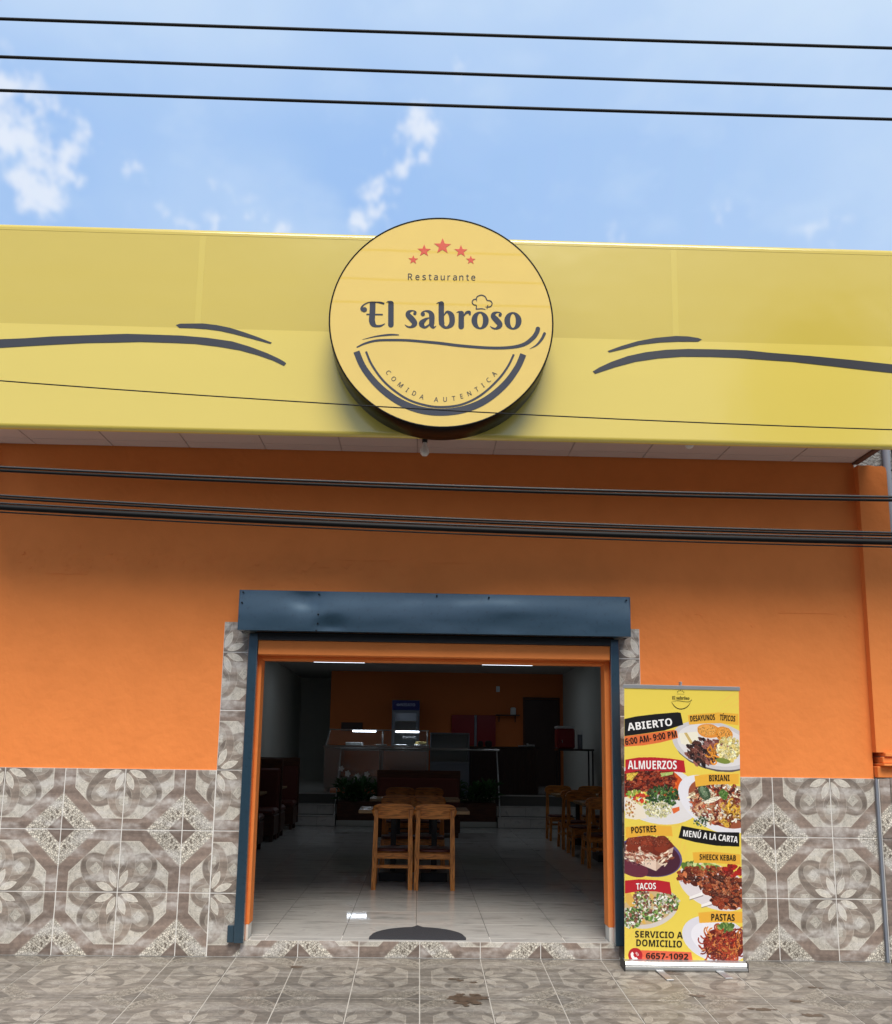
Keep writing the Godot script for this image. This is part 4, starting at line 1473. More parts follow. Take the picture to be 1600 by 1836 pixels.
func shutter():
	var o := thing("roller_shutter", "dark blue metal roller shutter box with side rails around the doorway", "shutter")
	var x0 := -1.502
	var x1 := 1.489
	var y0 := 2.393
	var y1 := 2.699
	var zf := 0.20
	# front sheets, buckled where they were beaten
	for e in [[x0, -0.905, 0.0], [-0.907, x1, 0.0015]]:
		var s := st(true)
		var nx := int((e[1] - e[0]) / 0.02)
		var ny := 16
		var rows := []
		for j in ny + 1:
			var row := PackedVector3Array()
			for i in nx + 1:
				var x := lerpf(e[0], e[1], i / float(nx))
				var y := lerpf(y0, y1, j / float(ny))
				var k := wn.get_noise_2d(x * 0.5 + 40, y * 1.4) * 0.004
				k -= 0.012 * exp(-pow((x + 1.0) / 0.12, 2.0) - pow((y - 2.62) / 0.09, 2.0))
				k -= 0.010 * exp(-pow((x + 0.8) / 0.10, 2.0) - pow((y - 2.43) / 0.06, 2.0))
				k += 0.006 * exp(-pow((x - 0.5) / 0.5, 2.0) - pow((y - 2.6) / 0.07, 2.0))
				var up := (y - y0) / (y1 - y0)
				k -= 0.017 * pow(smoothstep(0.25, 1.0, up), 1.4) * (0.75 + 0.5 * wn.get_noise_2d(x * 0.7 + 9.0, 3.0))      # the sheet bellies out and leans back at the top
				row.append(Vector3(x, y, zf + e[2] + k))
			rows.append(row)
		for j in ny:
			for i in nx:
				qo(s, rows[j][i], rows[j][i + 1], rows[j + 1][i + 1], rows[j + 1][i], Vector3(0, 0, 1))
		part(o, "front_sheet", s, M.blue_metal)
	var s := st()
	box2(s, Vector3(x0, y1 - 0.002, -0.01), Vector3(x1, y1 + 0.003, zf - 0.016))
	part(o, "top_sheet", s, M.blue_metal)
	for x in [x0, x1]:
		s = st()
		box2(s, Vector3(x - 0.002, y0, -0.01), Vector3(x + 0.002, y1, zf - 0.004))
		part(o, "end_sheet", s, M.blue_metal)
	s = st()
	box2(s, Vector3(x0, y0 - 0.003, 0.13), Vector3(x1, y0 + 0.001, zf + 0.006), 0.001)
	part(o, "bottom_lip", s, M.blue_metal)
	# rolled curtain hanging inside the box, with its bottom bar
	s = st()
	tube(s, [Vector3(-1.44, 2.53, 0.095), Vector3(1.43, 2.53, 0.095)], 0.09, 24)
	part(o, "rolled_curtain", s, M.blue_metal)
	s = st()
	box2(s, Vector3(-1.40, 2.335, 0.02), Vector3(1.39, 2.395, 0.06), 0.004)
	part(o, "bottom_bar", s, M.black_metal)
	for e in [[-1.442, -1.372], [1.362, 1.428]]:
		s = st()
		box2(s, Vector3(e[0], FY - 0.012, 0.002), Vector3(e[1], 2.384, 0.062), 0.004)
		part(o, "guide_rail", s, M.blue_metal)
	s = st()
	box2(s, Vector3(-1.492, FY - 0.01, 0.003), Vector3(-1.443, FY + 0.11, 0.05), 0.004)
	part(o, "foot_bracket", s, M.blue_metal)
	for e in [[-1.475, 2.68], [-1.48, 2.6], [-0.9, 2.675], [-0.9, 2.52], [-0.9, 2.45], [-0.91, 2.395], [0.4, 2.675], [1.46, 2.672], [0.0, 2.68]]:
		s = st()
		lathe(s, [Vector2(0.0, 0.012), Vector2(0.006, 0.009), Vector2(0.007, 0.0)], 8, Transform3D(Basis(Vector3(1, 0, 0), PI / 2), Vector3(e[0], e[1], zf + 0.001)))
		part(o, "screw", s, M.screw)

# ------------------------------------------------------------------ stand-up banner
func banner():
	var o := thing("rollup_banner", "tall yellow stand-up banner of menu photos beside the doorway", "banner")
	var up := Vector3(0.0134, 1.962, 0.10)
	var b := Basis(Vector3(1, 0, 0) - Vector3(0, 0.0068, 0), up.normalized(), Vector3(0, 0, 1)).orthonormalized()
	b = Basis(up.normalized().cross(Vector3(0, 0, 1).slide(up.normalized()).normalized()), up.normalized(), Vector3(0, 0, 1).slide(up.normalized()).normalized())
	o.transform = Transform3D(b, Vector3(1.8206, 0.0355, 0.22))
	var w := 0.86
	var h := 1.962
	var m := mat("banner_print", Color.WHITE, 0.38)
	m.albedo_texture = banner_print()
	m.texture_repeat = false
	rng.seed = 99
	var s := st(true)
	var nx := 30
	var ny := 40
	var g := []
	for j in ny + 1:
		var row := []
		for i in nx + 1:
			var u := i / float(nx)
			var v := j / float(ny)
			row.append([Vector3((u - 0.5) * w, v * h, 0.0), Vector2(u, 1.0 - v)])
		g.append(row)
	for j in ny:
		for i in nx:
			for e in [[j, i], [j + 1, i + 1], [j, i + 1], [j, i], [j + 1, i], [j + 1, i + 1]]:
				s.set_uv(g[e[0]][e[1]][1])
				s.add_vertex(g[e[0]][e[1]][0])
	part(o, "printed_sheet", s, m)
	s = st()
	box2(s, Vector3(-w / 2, 0, -0.004), Vector3(w / 2, h, -0.0015))
	part(o, "sheet_back", s, M.paint_white)
	s = st()
	bx(s, Vector3(0, h + 0.006, -0.001), Vector3(w + 0.018, 0.03, 0.016), 0.004)
	part(o, "top_rail", s, M.alu)
	s = st()
	tube(s, [Vector3(0, 0.0, -0.045), Vector3(0, h + 0.045, -0.045)], 0.009, 10)
	bx(s, Vector3(0, h + 0.035, -0.028), Vector3(0.014, 0.03, 0.04), 0.003)
	part(o, "support_pole", s, M.alu)
	# cassette with rounded front
	s = st(true)
	var pr := []
	for e in [[-0.075, -0.055], [0.035, -0.055], [0.062, -0.049], [0.072, -0.036], [0.070, -0.022], [0.058, -0.016], [0.060, -0.008], [0.046, 0.010], [0.020, 0.016], [-0.02, 0.016], [-0.055, 0.008], [-0.075, -0.012]]:
		pr.append(Vector2(e[0], e[1]))
	for i in pr.size():
		var a: Vector2 = pr[i]
		var c: Vector2 = pr[(i + 1) % pr.size()]
		var out := Vector3(0, (a.y + c.y) / 2 + 0.02, (a.x + c.x) / 2)
		s.set_smooth_group(-1)
		qo(s, Vector3(-w / 2 - 0.01, a.y, a.x), Vector3(w / 2 + 0.01, a.y, a.x), Vector3(w / 2 + 0.01, c.y, c.x), Vector3(-w / 2 - 0.01, c.y, c.x), out)
	part(o, "cassette", s, M.alu)
	for sx in [-1, 1]:
		s = st()
		bx(s, Vector3(sx * (w / 2 + 0.012), -0.02, -0.003), Vector3(0.006, 0.072, 0.148), 0.002)
		part(o, "end_plate", s, M.black_metal)
	for x in [-0.205, 0.225]:
		s = st()
		bx(s, Vector3(x, -0.041, 0.085), Vector3(0.055, 0.007, 0.33), 0.003, Transform3D(Basis(Vector3(1, 0, 0), 0.04) * Basis(Vector3(0, 1, 0), 0.12), Vector3(0, 0.004, 0)))
		part(o, "foot", s, M.alu)
	# lettering
	var f := font()
	var fb := font(true)
	var ink := mat("banner_ink", srgb(24, 20, 18), 0.4)
	var wht := mat("banner_white", srgb(246, 244, 242), 0.4)
	var put := func(t: String, a: Vector2, c: Vector2, cap: float, fnt: Font, mm: Material):
		var p := Vector2((a.x / BW - 0.5) * w, (1.0 - a.y / BH) * h)
		var q := Vector2((c.x / BW - 0.5) * w, (1.0 - c.y / BH) * h)
		var mid := (p + q) / 2.0
		text(o, "lettering", t, fnt, cap, Vector3(mid.x, mid.y, 0.0022), mm, p.distance_to(q), (q - p).angle())
	put.call("ABIERTO", b4(215, 662), b4(686, 606), 0.054, fb, wht)
	put.call("6:00 AM- 9:00 PM", b4(192, 818), b4(735, 732), 0.046, fb, ink)
	put.call("DESAYUNOS", b4(878, 562), b4(1140, 544), 0.040, fb, ink)
	put.call("TÍPICOS", b4(1188, 546), b4(1352, 564), 0.040, fb, ink)
	put.call("ALMUERZOS", b4(216, 1078), b4(732, 1080), 0.060, fb, wht)
	put.call("BIRIANI", b4(1076, 1208), b4(1293, 1206), 0.043, fb, ink)
	put.call("POSTRES", b5(248, 214), b5(502, 200), 0.044, fb, ink)
	put.call("MENÚ A LA CARTA", b5(772, 246), b5(1330, 318), 0.044, fb, wht)
	put.call("SHEECK KEBAB", b5(942, 487), b5(1312, 502), 0.039, fb, ink)
	put.call("TACOS", b5(298, 788), b5(498, 784), 0.044, fb, wht)
	put.call("PASTAS", b5(1060, 1104), b5(1298, 1110), 0.046, fb, ink)
	put.call("SERVICIO A", b5(288, 1266), b5(770, 1282), 0.044, fb, ink)
	put.call("DOMICILIO", b5(300, 1352), b5(762, 1372), 0.046, fb, ink)
	put.call("6657-1092", b5(398, 1480), b5(826, 1494), 0.040, fb, ink)
	put.call("El sabrôso", b4(683, 318), b4(866, 324), 0.022, font(true, true), ink)
	# little bowl, stars and rule of the printed emblem
	s = st()
	var loc := func(v: Vector2, ww: float) -> Vector3: return Vector3((v.x / BW - 0.5) * w, (1.0 - v.y / BH) * h, ww)
	stroke(s, [loc.call(b4(676, 346), 0.002), loc.call(b4(700, 385), 0.004), loc.call(b4(735, 415), 0.005), loc.call(b4(780, 425), 0.005), loc.call(b4(825, 412), 0.005), loc.call(b4(858, 385), 0.004), loc.call(b4(876, 352), 0.002)], 0.0025)
	stroke(s, [loc.call(b4(680, 342), 0.001), loc.call(b4(740, 334), 0.003), loc.call(b4(800, 342), 0.003), loc.call(b4(860, 346), 0.003), loc.call(b4(892, 324), 0.004)], 0.0028)
	stroke(s, [loc.call(b4(732, 260), 0.0016), loc.call(b4(812, 263), 0.0016)], 0.0025)
	for e in [[740, 238], [755, 226], [772, 220], [790, 228], [806, 240]]:
		var q: Vector3 = loc.call(b4(e[0], e[1]), 0.0)
		disc(s, Vector2(q.x, q.y), 0.0042, 0.0025, 5)
	part(o, "emblem", s, ink)

# ------------------------------------------------------------------ inside of the restaurant
func interior_shell():
	var s := st()
	box2(s, Vector3(-3.55, -0.1, -18.2), Vector3(3.65, FY - 0.004, -0.2))
	var fl := structure("floor", s, M.floor_grout)
	var meshes := {}
	var lay := func(x0: float, x1: float, z0: float, z1: float, k: int):
		var key := "%.3f %.3f %d" % [x1 - x0, z1 - z0, k]
		if not meshes.has(key):
			var q := st()
			bx(q, Vector3(0, -0.005, 0), Vector3(x1 - x0 - 0.004, 0.01, z1 - z0 - 0.004), 0.0012)
			q.generate_normals()
			meshes[key] = q.commit()
			meshes[key].surface_set_material(0, M["floor_tile_%d" % k])
		var o := MeshInstance3D.new()
		o.name = "floor_tile"
		o.mesh = meshes[key]
		o.position = Vector3((x0 + x1) / 2, FY, (z0 + z1) / 2)
		fl.add_child(o, true)
	var p := 0.557
	var zs := [0.0, -0.13, -0.69]
	while zs[-1] > -10.1:
		zs.append(maxf(zs[-1] - p, -10.1))
	for i in range(-6, 8):
		var x0 := -0.11 + i * p
		for j in zs.size() - 1:
			var za: float = zs[j + 1]
			var zb: float = zs[j]
			var a := maxf(x0, -3.35)
			var b := minf(x0 + p, 3.45)
			if za > -0.5:
				a = maxf(x0, -1.35)
				b = minf(x0 + p, 1.33)
			if za > -0.75 and za < -0.5 and (x0 < -1.4 or x0 + p > 1.4):
				zb = -0.2
				var da := maxf(x0, -1.35)
				var db := minf(x0 + p, 1.33)
				if db - da > 0.02:
					lay.call(da, db, -0.2, -0.13, 0)
			if b - a > 0.02:
				lay.call(a, b, za, zb, rng.randi() % 3)
	s = st()
	box2(s, Vector3(-3.55, FY, -18.2), Vector3(-3.35, 3.42, -0.2))
	structure("wall_left", s, M.white_wall)
	s = st()
	box2(s, Vector3(3.45, FY, -15.7), Vector3(3.65, 3.42, -0.3))
	structure("wall_right", s, M.white_wall)
	s = st()
	box2(s, Vector3(-2.295, FY, -15.7), Vector3(3.45, 3.42, ZB))
	structure("wall_back", s, M.orange_wall)
	s = st()
	box2(s, Vector3(-2.295, FY, -18.2), Vector3(-2.1, 3.42, -15.7))
	box2(s, Vector3(-3.35, FY, -18.2), Vector3(-2.295, 3.42, -18.0))
	structure("wall_corridor", s, M.white_wall)
	s = st()
	box2(s, Vector3(-3.55, 3.42, -18.2), Vector3(3.65, 3.6, -0.2))
	structure("ceiling", s, M.ceiling_white)
	s = st()
	box2(s, Vector3(-3.35, FY, -18.0), Vector3(3.45, PY, -10.66))
	structure("platform_floor", s, M.floor_tile_0)

func interior():
	# door mat
	var s := st()
	var poly := PackedVector2Array()
	for i in 33:
		var u := i / 32.0 * 2.0 - 1.0
		var d := 0.40 * pow(maxf(0.0, 1.0 - u * u), 0.5) + 0.075 * exp(-pow(u / 0.07, 2.0))
		poly.append(Vector2(u * 0.362, d))
	poly.append(Vector2(0.362, -0.035))
	poly.append(Vector2(-0.362, -0.035))
	prism(s, poly, 0.0, 0.013, Transform3D(Basis(Vector3(1, 0, 0), -PI / 2), Vector3.ZERO))
	var mt := part(self, "door_mat", s, M.rubber)
	mt.position = Vector3(-0.099, FY + 0.0006, -0.085)
	meta(mt, "dark grey half-round door mat just inside the threshold", "mat")
	# chairs and tables in the aisle
	var ch := make_chair()
	ch.position = Vector3(-0.362, FY, -2.735)
	ch.rotation.y = PI
	ch.set_meta("label", "light wooden chair with its back to the door, beside the white-reflection side")
	ch.set_meta("label", "wooden chair with rounded back at the table nearest the door, back to the door")
	ch.set_meta("group", "chairs of the front table, backs to the door")
	copy(ch, Vector3(0.068, FY, -2.72), PI, ch.get_meta("label"), "chairs of the front table, backs to the door")
	for x in [-0.33, 0.02]:
		copy(ch, Vector3(x - 0.01, FY, -4.08), 0.0, "wooden chair facing the door across the front table", "chairs of the front table, facing the door")
	for x in [-0.37, 0.05]:
		copy(ch, Vector3(x, FY, -6.45), 0.0, "wooden chair facing the door across the second table in the aisle", "chairs of the second table, facing the door")
	for e in [[2.18, -4.62, PI], [2.74, -4.6, PI], [2.2, -6.75, PI], [2.76, -6.75, PI]]:
		copy(ch, Vector3(e[0], FY, e[1]), e[2], "wooden chair with its back to the door at a table along the right-hand wall", "chairs along the right wall, backs to the door")
	for e in [[2.2, -5.85, 0.0], [2.74, -5.86, 0.0], [2.2, -7.98, 0.0], [2.75, -7.98, 0.0]]:
		copy(ch, Vector3(e[0], FY, e[1]), e[2], "wooden chair facing the door at a table along the right-hand wall", "chairs along the right wall, facing the door")
	var tb := make_table(1.2, true)
	tb.position = Vector3(-0.15, FY, -3.3)
	tb.set_meta("label", "pale wooden table on two black pedestals between the front wooden chairs")
	copy(tb, Vector3(-0.15, FY, -5.6), 0.0, "pale wooden table behind the front table and its chairs in the aisle")
	copy(tb, Vector3(2.6, FY, -5.2), 0.0, "pale wooden table of the front chairs along the right-hand wall")
	copy(tb, Vector3(2.6, FY, -7.35), 0.0, "pale wooden table of the rear chairs along the right-hand wall")
	# booths along the left wall
	var bo := make_booth()
	bo.position = Vector3(-2.8, FY, -5.25)
	bo.set_meta("label", "brown leather booth bench by the left wall, first from the door")
	var lab := ["brown leather booth bench back to back with the first bench by the left wall", "brown leather booth bench by the left wall, third from the door", "brown leather booth bench by the left wall, fourth from the door", "brown leather booth bench by the left wall, next to the white steps"]
	var k := 0
	for e in [[-5.92, PI], [-7.35, 0.0], [-8.0, PI], [-9.5, 0.0]]:
		copy(bo, Vector3(-2.8, FY, e[0]), e[1], lab[k])
		k += 1
	var b2 := copy(bo, Vector3(-0.1, FY, -8.3), 0.0, "dark brown leather bench in the aisle in front of the planter")
	b2.scale = Vector3(1.3, 0.86, 1)
	var t2 := make_table(0.95, false)
	t2.position = Vector3(-2.85, FY, -6.64)
	t2.set_meta("label", "small pale table between the second and third booth benches")
	copy(t2, Vector3(-2.85, FY, -8.75), 0.0, "small pale table between the booth benches next to the white steps")
	# white tiled steps
	for e in [[-3.34, -1.62, "white tiled steps on the left going up to the raised counter", [-2.55, -1.95]], [1.37, 3.44, "white tiled steps on the right going up to the raised counter", [1.98, 2.6]]]:
		var o := thing("steps", e[2], "steps", Vector3(0, FY, 0))
		for i in 3:
			s = st()
			var y1 := (PY - FY) / 3.0 * (i + 1)
			var z1 := -10.1 - 0.28 * i
			box2(s, Vector3(e[0], 0.0, -10.66 + 0.001), Vector3(e[1], y1 - 0.022, z1 - 0.012))
			var step := part(o, "step", s, M.floor_grout)
			s = st()
			box2(s, Vector3(e[0], y1 - 0.02, -10.66), Vector3(e[1], y1 - 0.0005 * (2 - i), z1 + 0.012), 0.003)
			part(step, "tread", s, M.floor_tile_1)
			var xs := [e[0], e[3][0] - 0.06 * i, e[3][1] - 0.03 * i, e[1]]
			for j in 3:
				s = st()
				box2(s, Vector3(xs[j] + 0.002, y1 - 0.19 + 0.006, z1 - 0.012), Vector3(xs[j + 1] - 0.002, y1 - 0.024, z1), 0.0015)
				part(step, "tile", s, M.floor_tile_2)
	# planter with plants below the counter
	var pl := thing("planter", "dark brown planter box between the two white steps", "planter", Vector3(-0.13, FY, -10.42))
	s = st()
	box2(s, Vector3(-1.47, 0, -0.22), Vector3(1.48, 0.44, 0.2), 0.01)
	part(pl, "box", s, M.dark_wood)
	s = st()
	box2(s, Vector3(-1.48, 0.0, 0.2), Vector3(1.49, 0.1, 0.215), 0.003)
	part(pl, "skirting", s, M.white_wall)
	k = 0
	for x in [-1.45, -1.15, -0.8, -0.4, 0.1, 0.55, 0.95, 1.2]:
		var po := thing("leafy_plant", ["dark leafy plant with white flowers at the left end of the planter", "dark leafy plant with white flowers in the planter", "dark leafy plant in the planter below the steel counter", "dark leafy plant in the planter below the steel counter", "bushy dark plant in the planter below the small display", "bushy dark plant in the planter below the small display", "bushy dark plant at the right end of the planter", "bushy dark plant at the right end of the planter"][k], "plant", Vector3(x, FY + 0.44, -10.36), 0.0, "plants in the planter")
		leafy(po, 130, 0.15, rng.randf_range(0.45, 0.62), 0.0, 3 if k < 2 else 0)
		k += 1
	# chrome tray rail
	var tr_ := thing("tray_rail", "thin chrome handrail in front of the steel counter", "rail", Vector3(0, 0, 0))
	s = st()
	tube(s, [Vector3(-1.72, 1.53, -10.72), Vector3(1.45, 1.53, -10.72)], 0.02, 10)
	part(tr_, "bar", s, M.steel)
	for e in [[-1.60, -1.66], [-0.85, -0.85], [1.40, 1.43]]:
		s = st()
		tube(s, [Vector3(e[0], 1.53, -10.72), Vector3(e[1], PY if absf(e[0]) < 1 else FY, -10.7 if absf(e[0]) < 1 else -10.17)], 0.014, 8)
		part(tr_, "post", s, M.steel)
	# heated display counter
	var dc := thing("display_counter", "steel food counter with a lit glass case on top", "counter", Vector3(0, PY, -11.0))
	s = st()
	box2(s, Vector3(-1.95, 0.08, -0.7), Vector3(0.09, 0.86, -0.01), 0.008)
	part(dc, "body", s, M.steel)
	for e in [[-1.62, -0.84], [-0.80, 0.05]]:
		s = st()
		box2(s, Vector3(e[0], 0.30, -0.012), Vector3(e[1], 0.80, 0.004), 0.003)
		part(dc, "front_panel", s, M.steel_panel)
	for x in [-1.9, 0.04]:
		for z in [-0.65, -0.06]:
			s = st()
			box2(s, Vector3(x - 0.025, 0.0, z - 0.025), Vector3(x + 0.025, 0.08, z + 0.025))
			part(dc, "foot", s, M.steel)
	s = st()
	box2(s, Vector3(-1.98, 0.86, -0.72), Vector3(0.1, 0.90, 0.03), 0.006)
	part(dc, "worktop", s, M.steel)
	for x in [-1.86, -0.82, 0.06]:
		s = st()
		tube(s, [Vector3(x - (0.06 if x < -1.8 else 0.0), 0.90, 0.0), Vector3(x, 1.2, -0.1)], 0.016, 8)
		part(dc, "case_post", s, M.steel)
	s = st()
	box2(s, Vector3(-1.90, 1.2, -0.6), Vector3(0.09, 1.215, -0.08), 0.003)
	part(dc, "case_top", s, M.steel)
	s = st()
	qo(s, Vector3(-1.9, 0.91, 0.0), Vector3(0.06, 0.91, 0.0), Vector3(0.06, 1.195, -0.098), Vector3(-1.86, 1.195, -0.098), Vector3(0, 0, 1))
	part(dc, "glass_pane", s, M.glass)
	s = st()
	qo(s, Vector3(-1.9, 0.91, 0.0), Vector3(-1.9, 0.91, -0.6), Vector3(-1.87, 1.195, -0.6), Vector3(-1.87, 1.195, -0.1), Vector3(-1, 0, 0))
	part(dc, "glass_pane", s, M.glass)
	for e in [[-1.42, -0.96], [-0.57, -0.11]]:
		s = st()
		tube(s, [Vector3(e[0], 1.178, -0.13), Vector3(e[1], 1.178, -0.13)], 0.017, 10)
		part(dc, "lamp_tube", s, M.case_glow)
		lamp(Vector3((e[0] + e[1]) / 2, PY + 1.155, -11.13), Vector2(e[1] - e[0], 0.03), 0.03, "case_lamp")
	for e in [[-1.55, 0.32, 0.06], [-0.95, 0.2, 0.03], [-0.6, 0.25, 0.03], [-0.2, 0.3, 0.03]]:
		s = st()
		box2(s, Vector3(e[0], 0.90, -0.5), Vector3(e[0] + e[1], 0.90 + e[2], -0.1), 0.005)
		part(dc, "tray", s, M.white_plastic if e[2] > 0.05 else M.steel)
	s = st()
	for i in 26:
		bx(s, Vector3(-0.05 + rng.randf_range(-0.12, 0.12), 0.94 + rng.randf_range(0, 0.04), -0.25 + rng.randf_range(-0.1, 0.1)), Vector3(0.06, 0.03, 0.05), 0.01, Transform3D.IDENTITY)
	part(dc, "food", s, M.food)
	# second small display
	var d2 := thing("glass_display", "small grey refrigerated glass display beside the lit food counter", "display case", Vector3(0.5, PY, -11.0))
	s = st()
	box2(s, Vector3(-0.38, 0.0, -0.6), Vector3(0.39, 0.55, -0.02), 0.008)
	part(d2, "base", s, M.fridge_grey)
	s = st()
	box2(s, Vector3(-0.38, 0.55, -0.6), Vector3(0.39, 0.60, -0.02), 0.004)
	box2(s, Vector3(-0.38, 0.60, -0.6), Vector3(0.39, 1.14, -0.56), 0.004)
	box2(s, Vector3(-0.38, 1.14, -0.6), Vector3(0.39, 1.17, -0.1), 0.004)
	box2(s, Vector3(-0.38, 0.60, -0.56), Vector3(-0.36, 1.14, -0.05), 0.003)
	box2(s, Vector3(0.37, 0.60, -0.56), Vector3(0.39, 1.14, -0.05), 0.003)
	part(d2, "cabinet", s, M.fridge_grey)
	s = st()
	box2(s, Vector3(-0.355, 0.86, -0.55), Vector3(0.365, 0.875, -0.07), 0.002)
	part(d2, "shelf", s, M.steel)
	s = st()
	qo(s, Vector3(-0.36, 0.6, -0.03), Vector3(0.37, 0.6, -0.03), Vector3(0.37, 1.14, -0.09), Vector3(-0.36, 1.14, -0.09), Vector3(0, 0, 1))
	part(d2, "glass_pane", s, M.glass)
	# slatted wooden counter
	var wc := thing("wooden_counter", "dark slatted wooden counter with a stone top beside the right-hand steps", "counter", Vector3(1.575, PY, -11.0))
	s = st()
	box2(s, Vector3(-0.67, 0.0, -0.58), Vector3(0.67, 0.88, -0.02))
	part(wc, "body", s, M.door_brown)
	for i in 26:
		s = st()
		box2(s, Vector3(-0.66 + i * 0.051, 0.02, -0.02), Vector3(-0.66 + i * 0.051 + 0.034, 0.87, 0.0), 0.003)
		part(wc, "slat", s, M.door_brown)
	s = st()
	box2(s, Vector3(-0.68, 0.88, -0.6), Vector3(0.69, 0.915, 0.02), 0.004)
	part(wc, "worktop", s, M.granite)
	s = st()
	for i in 9:
		bx(s, Vector3(rng.randf_range(-0.13, 0.13), 0.012 + 0.02 * exp(-absf(i - 4.0)), rng.randf_range(-0.05, 0.05)), Vector3(0.14, 0.02, 0.1), 0.008, Transform3D(Basis(Vector3(0, 1, 0), rng.randf() * 3.0), Vector3.ZERO))
	var nk := part(self, "napkins", s, M.white_plastic)
	nk.position = Vector3(2.02, PY + 0.915, -11.2)
	meta(nk, "crumpled white napkins on the dark counter", "napkins")
	for e in [[1.12, 0.1, 0.09, "small dark card machine on the wooden counter beside the napkin holder"], [1.28, 0.13, 0.1, "dark box on the stone top of the wooden counter"]]:
		s = st()
		bx(s, Vector3(0, e[2] / 2, 0), Vector3(e[1], e[2], 0.12), 0.012)
		bx(s, Vector3(0, e[2] + 0.008, -0.02), Vector3(e[1] * 0.7, 0.016, 0.06), 0.005)
		var bb := part(self, numbered("counter_box"), s, M.black_metal)
		bb.position = Vector3(e[0], PY + 0.9152, -11.25)
		meta(bb, e[3], "box")
	# upright fridge with a blue header
	var fr := thing("upright_fridge", "glass door fridge with a blue NISATO header against the orange back wall", "fridge", Vector3(-0.43, PY, -14.85))
	s = st()
	box2(s, Vector3(-0.33, 0.0, -0.6), Vector3(0.33, 0.12, 0.0), 0.006)
	box2(s, Vector3(-0.33, 0.12, -0.6), Vector3(-0.29, 2.0, 0.0), 0.006)
	box2(s, Vector3(0.29, 0.12, -0.6), Vector3(0.33, 2.0, 0.0), 0.006)
	box2(s, Vector3(-0.29, 0.12, -0.6), Vector3(0.29, 2.0, -0.56), 0.002)
	box2(s, Vector3(-0.33, 1.74, -0.56), Vector3(0.33, 2.0, -0.005), 0.004)
	part(fr, "cabinet", s, M.fridge_grey)
	s = st()
	box2(s, Vector3(-0.325, 1.765, -0.004), Vector3(0.325, 1.99, 0.012), 0.004)
	var hd := part(fr, "header", s, M.fridge_blue)
	text(hd, "lettering", "NISATO", font(true), 0.065, Vector3(0.045, 1.855, 0.0135), M.fridge_print, 0.35)
	s = st()
	ring(s, Vector2(-0.185, 1.886), Vector2(0.042, 0.03), Vector2(0.024, 0.016), 0.0145, 24)
	bx(s, Vector3(-0.185, 1.886, 0.0142), Vector3(0.10, 0.009, 0.001))
	part(hd, "logo", s, M.fridge_print)
	for y in [0.5, 0.85, 1.2, 1.5]:
		s = st()
		box2(s, Vector3(-0.285, y, -0.55), Vector3(0.285, y + 0.012, -0.06))
		part(fr, "shelf", s, M.steel)
	s = st()
	box2(s, Vector3(-0.2, 1.70, -0.12), Vector3(0.2, 1.73, -0.06), 0.004)
	part(fr, "lamp", s, M.tube_glow)
	s = st()
	box2(s, Vector3(-0.31, 0.13, 0.0), Vector3(-0.25, 1.75, 0.03), 0.004)
	box2(s, Vector3(0.25, 0.13, 0.0), Vector3(0.31, 1.75, 0.03), 0.004)
	box2(s, Vector3(-0.25, 1.69, 0.0), Vector3(0.25, 1.75, 0.03), 0.004)
	box2(s, Vector3(-0.25, 0.13, 0.0), Vector3(0.25, 0.2, 0.03), 0.004)
	var fd := part(fr, "door", s, M.fridge_grey)
	s = st()
	qo(s, Vector3(-0.25, 0.2, 0.015), Vector3(0.25, 0.2, 0.015), Vector3(0.25, 1.69, 0.015), Vector3(-0.25, 1.69, 0.015), Vector3(0, 0, 1))
	part(fd, "glass_pane", s, M.glass)
	# things on the back wall
	var rc := thing("red_cabinet", "dark red wall cabinet with two doors and a pale post between them", "cabinet", Vector3(0, 1.64, ZB))
	for e in [[0.69, 1.245], [1.31, 1.77]]:
		s = st()
		box2(s, Vector3(e[0], 0, 0.001), Vector3(e[1], 0.74, 0.10), 0.006)
		part(rc, "door", s, M.red_paint)
	s = st()
	box2(s, Vector3(1.25, -0.05, 0.001), Vector3(1.305, 0.74, 0.12), 0.004)
	part(rc, "post", s, M.fridge_grey)
	var sh := thing("wall_shelf", "small dark wall shelf above the slatted counter", "shelf", Vector3(2.06, 2.375, ZB))
	s = st()
	box2(s, Vector3(-0.29, 0.0, 0.001), Vector3(0.29, 0.025, 0.22), 0.003)
	part(sh, "board", s, M.door_brown)
	for x in [-0.2, 0.2]:
		s = st()
		box2(s, Vector3(x - 0.01, -0.15, 0.001), Vector3(x + 0.01, 0.0, 0.02))
		part(sh, "bracket", s, M.black_metal)
	s = st()
	bx(s, Vector3(0, 0.085, 0), Vector3(0.13, 0.17, 0.1), 0.01)
	bx(s, Vector3(0, 0.176, 0), Vector3(0.08, 0.012, 0.06), 0.004)
	var wb := part(self, "router", s, M.white_plastic)
	wb.position = Vector3(2.2, 2.4005, ZB + 0.11)
	meta(wb, "white box standing on the small dark wall shelf", "box")
	s = st()
	bx(s, Vector3(0, 0, 0.02), Vector3(0.09, 0.14, 0.038), 0.008)
	bx(s, Vector3(0, 0.0, 0.042), Vector3(0.03, 0.05, 0.008), 0.002)
	var sw := part(self, "wall_switch", s, M.white_plastic)
	sw.position = Vector3(1.83, 3.03, ZB + 0.001)
	meta(sw, "small white switch box high on the orange back wall", "switch")
	var dr := thing("back_door", "dark brown door in the corner of the orange back wall", "door", Vector3(2.9, PY, ZB))
	s = st()
	box2(s, Vector3(-0.40, 0.0, 0.002), Vector3(0.42, 2.1, 0.03), 0.004)
	part(dr, "leaf", s, M.door_brown)
	s = st()
	box2(s, Vector3(-0.445, 0.0, 0.001), Vector3(-0.401, 2.15, 0.05), 0.004)
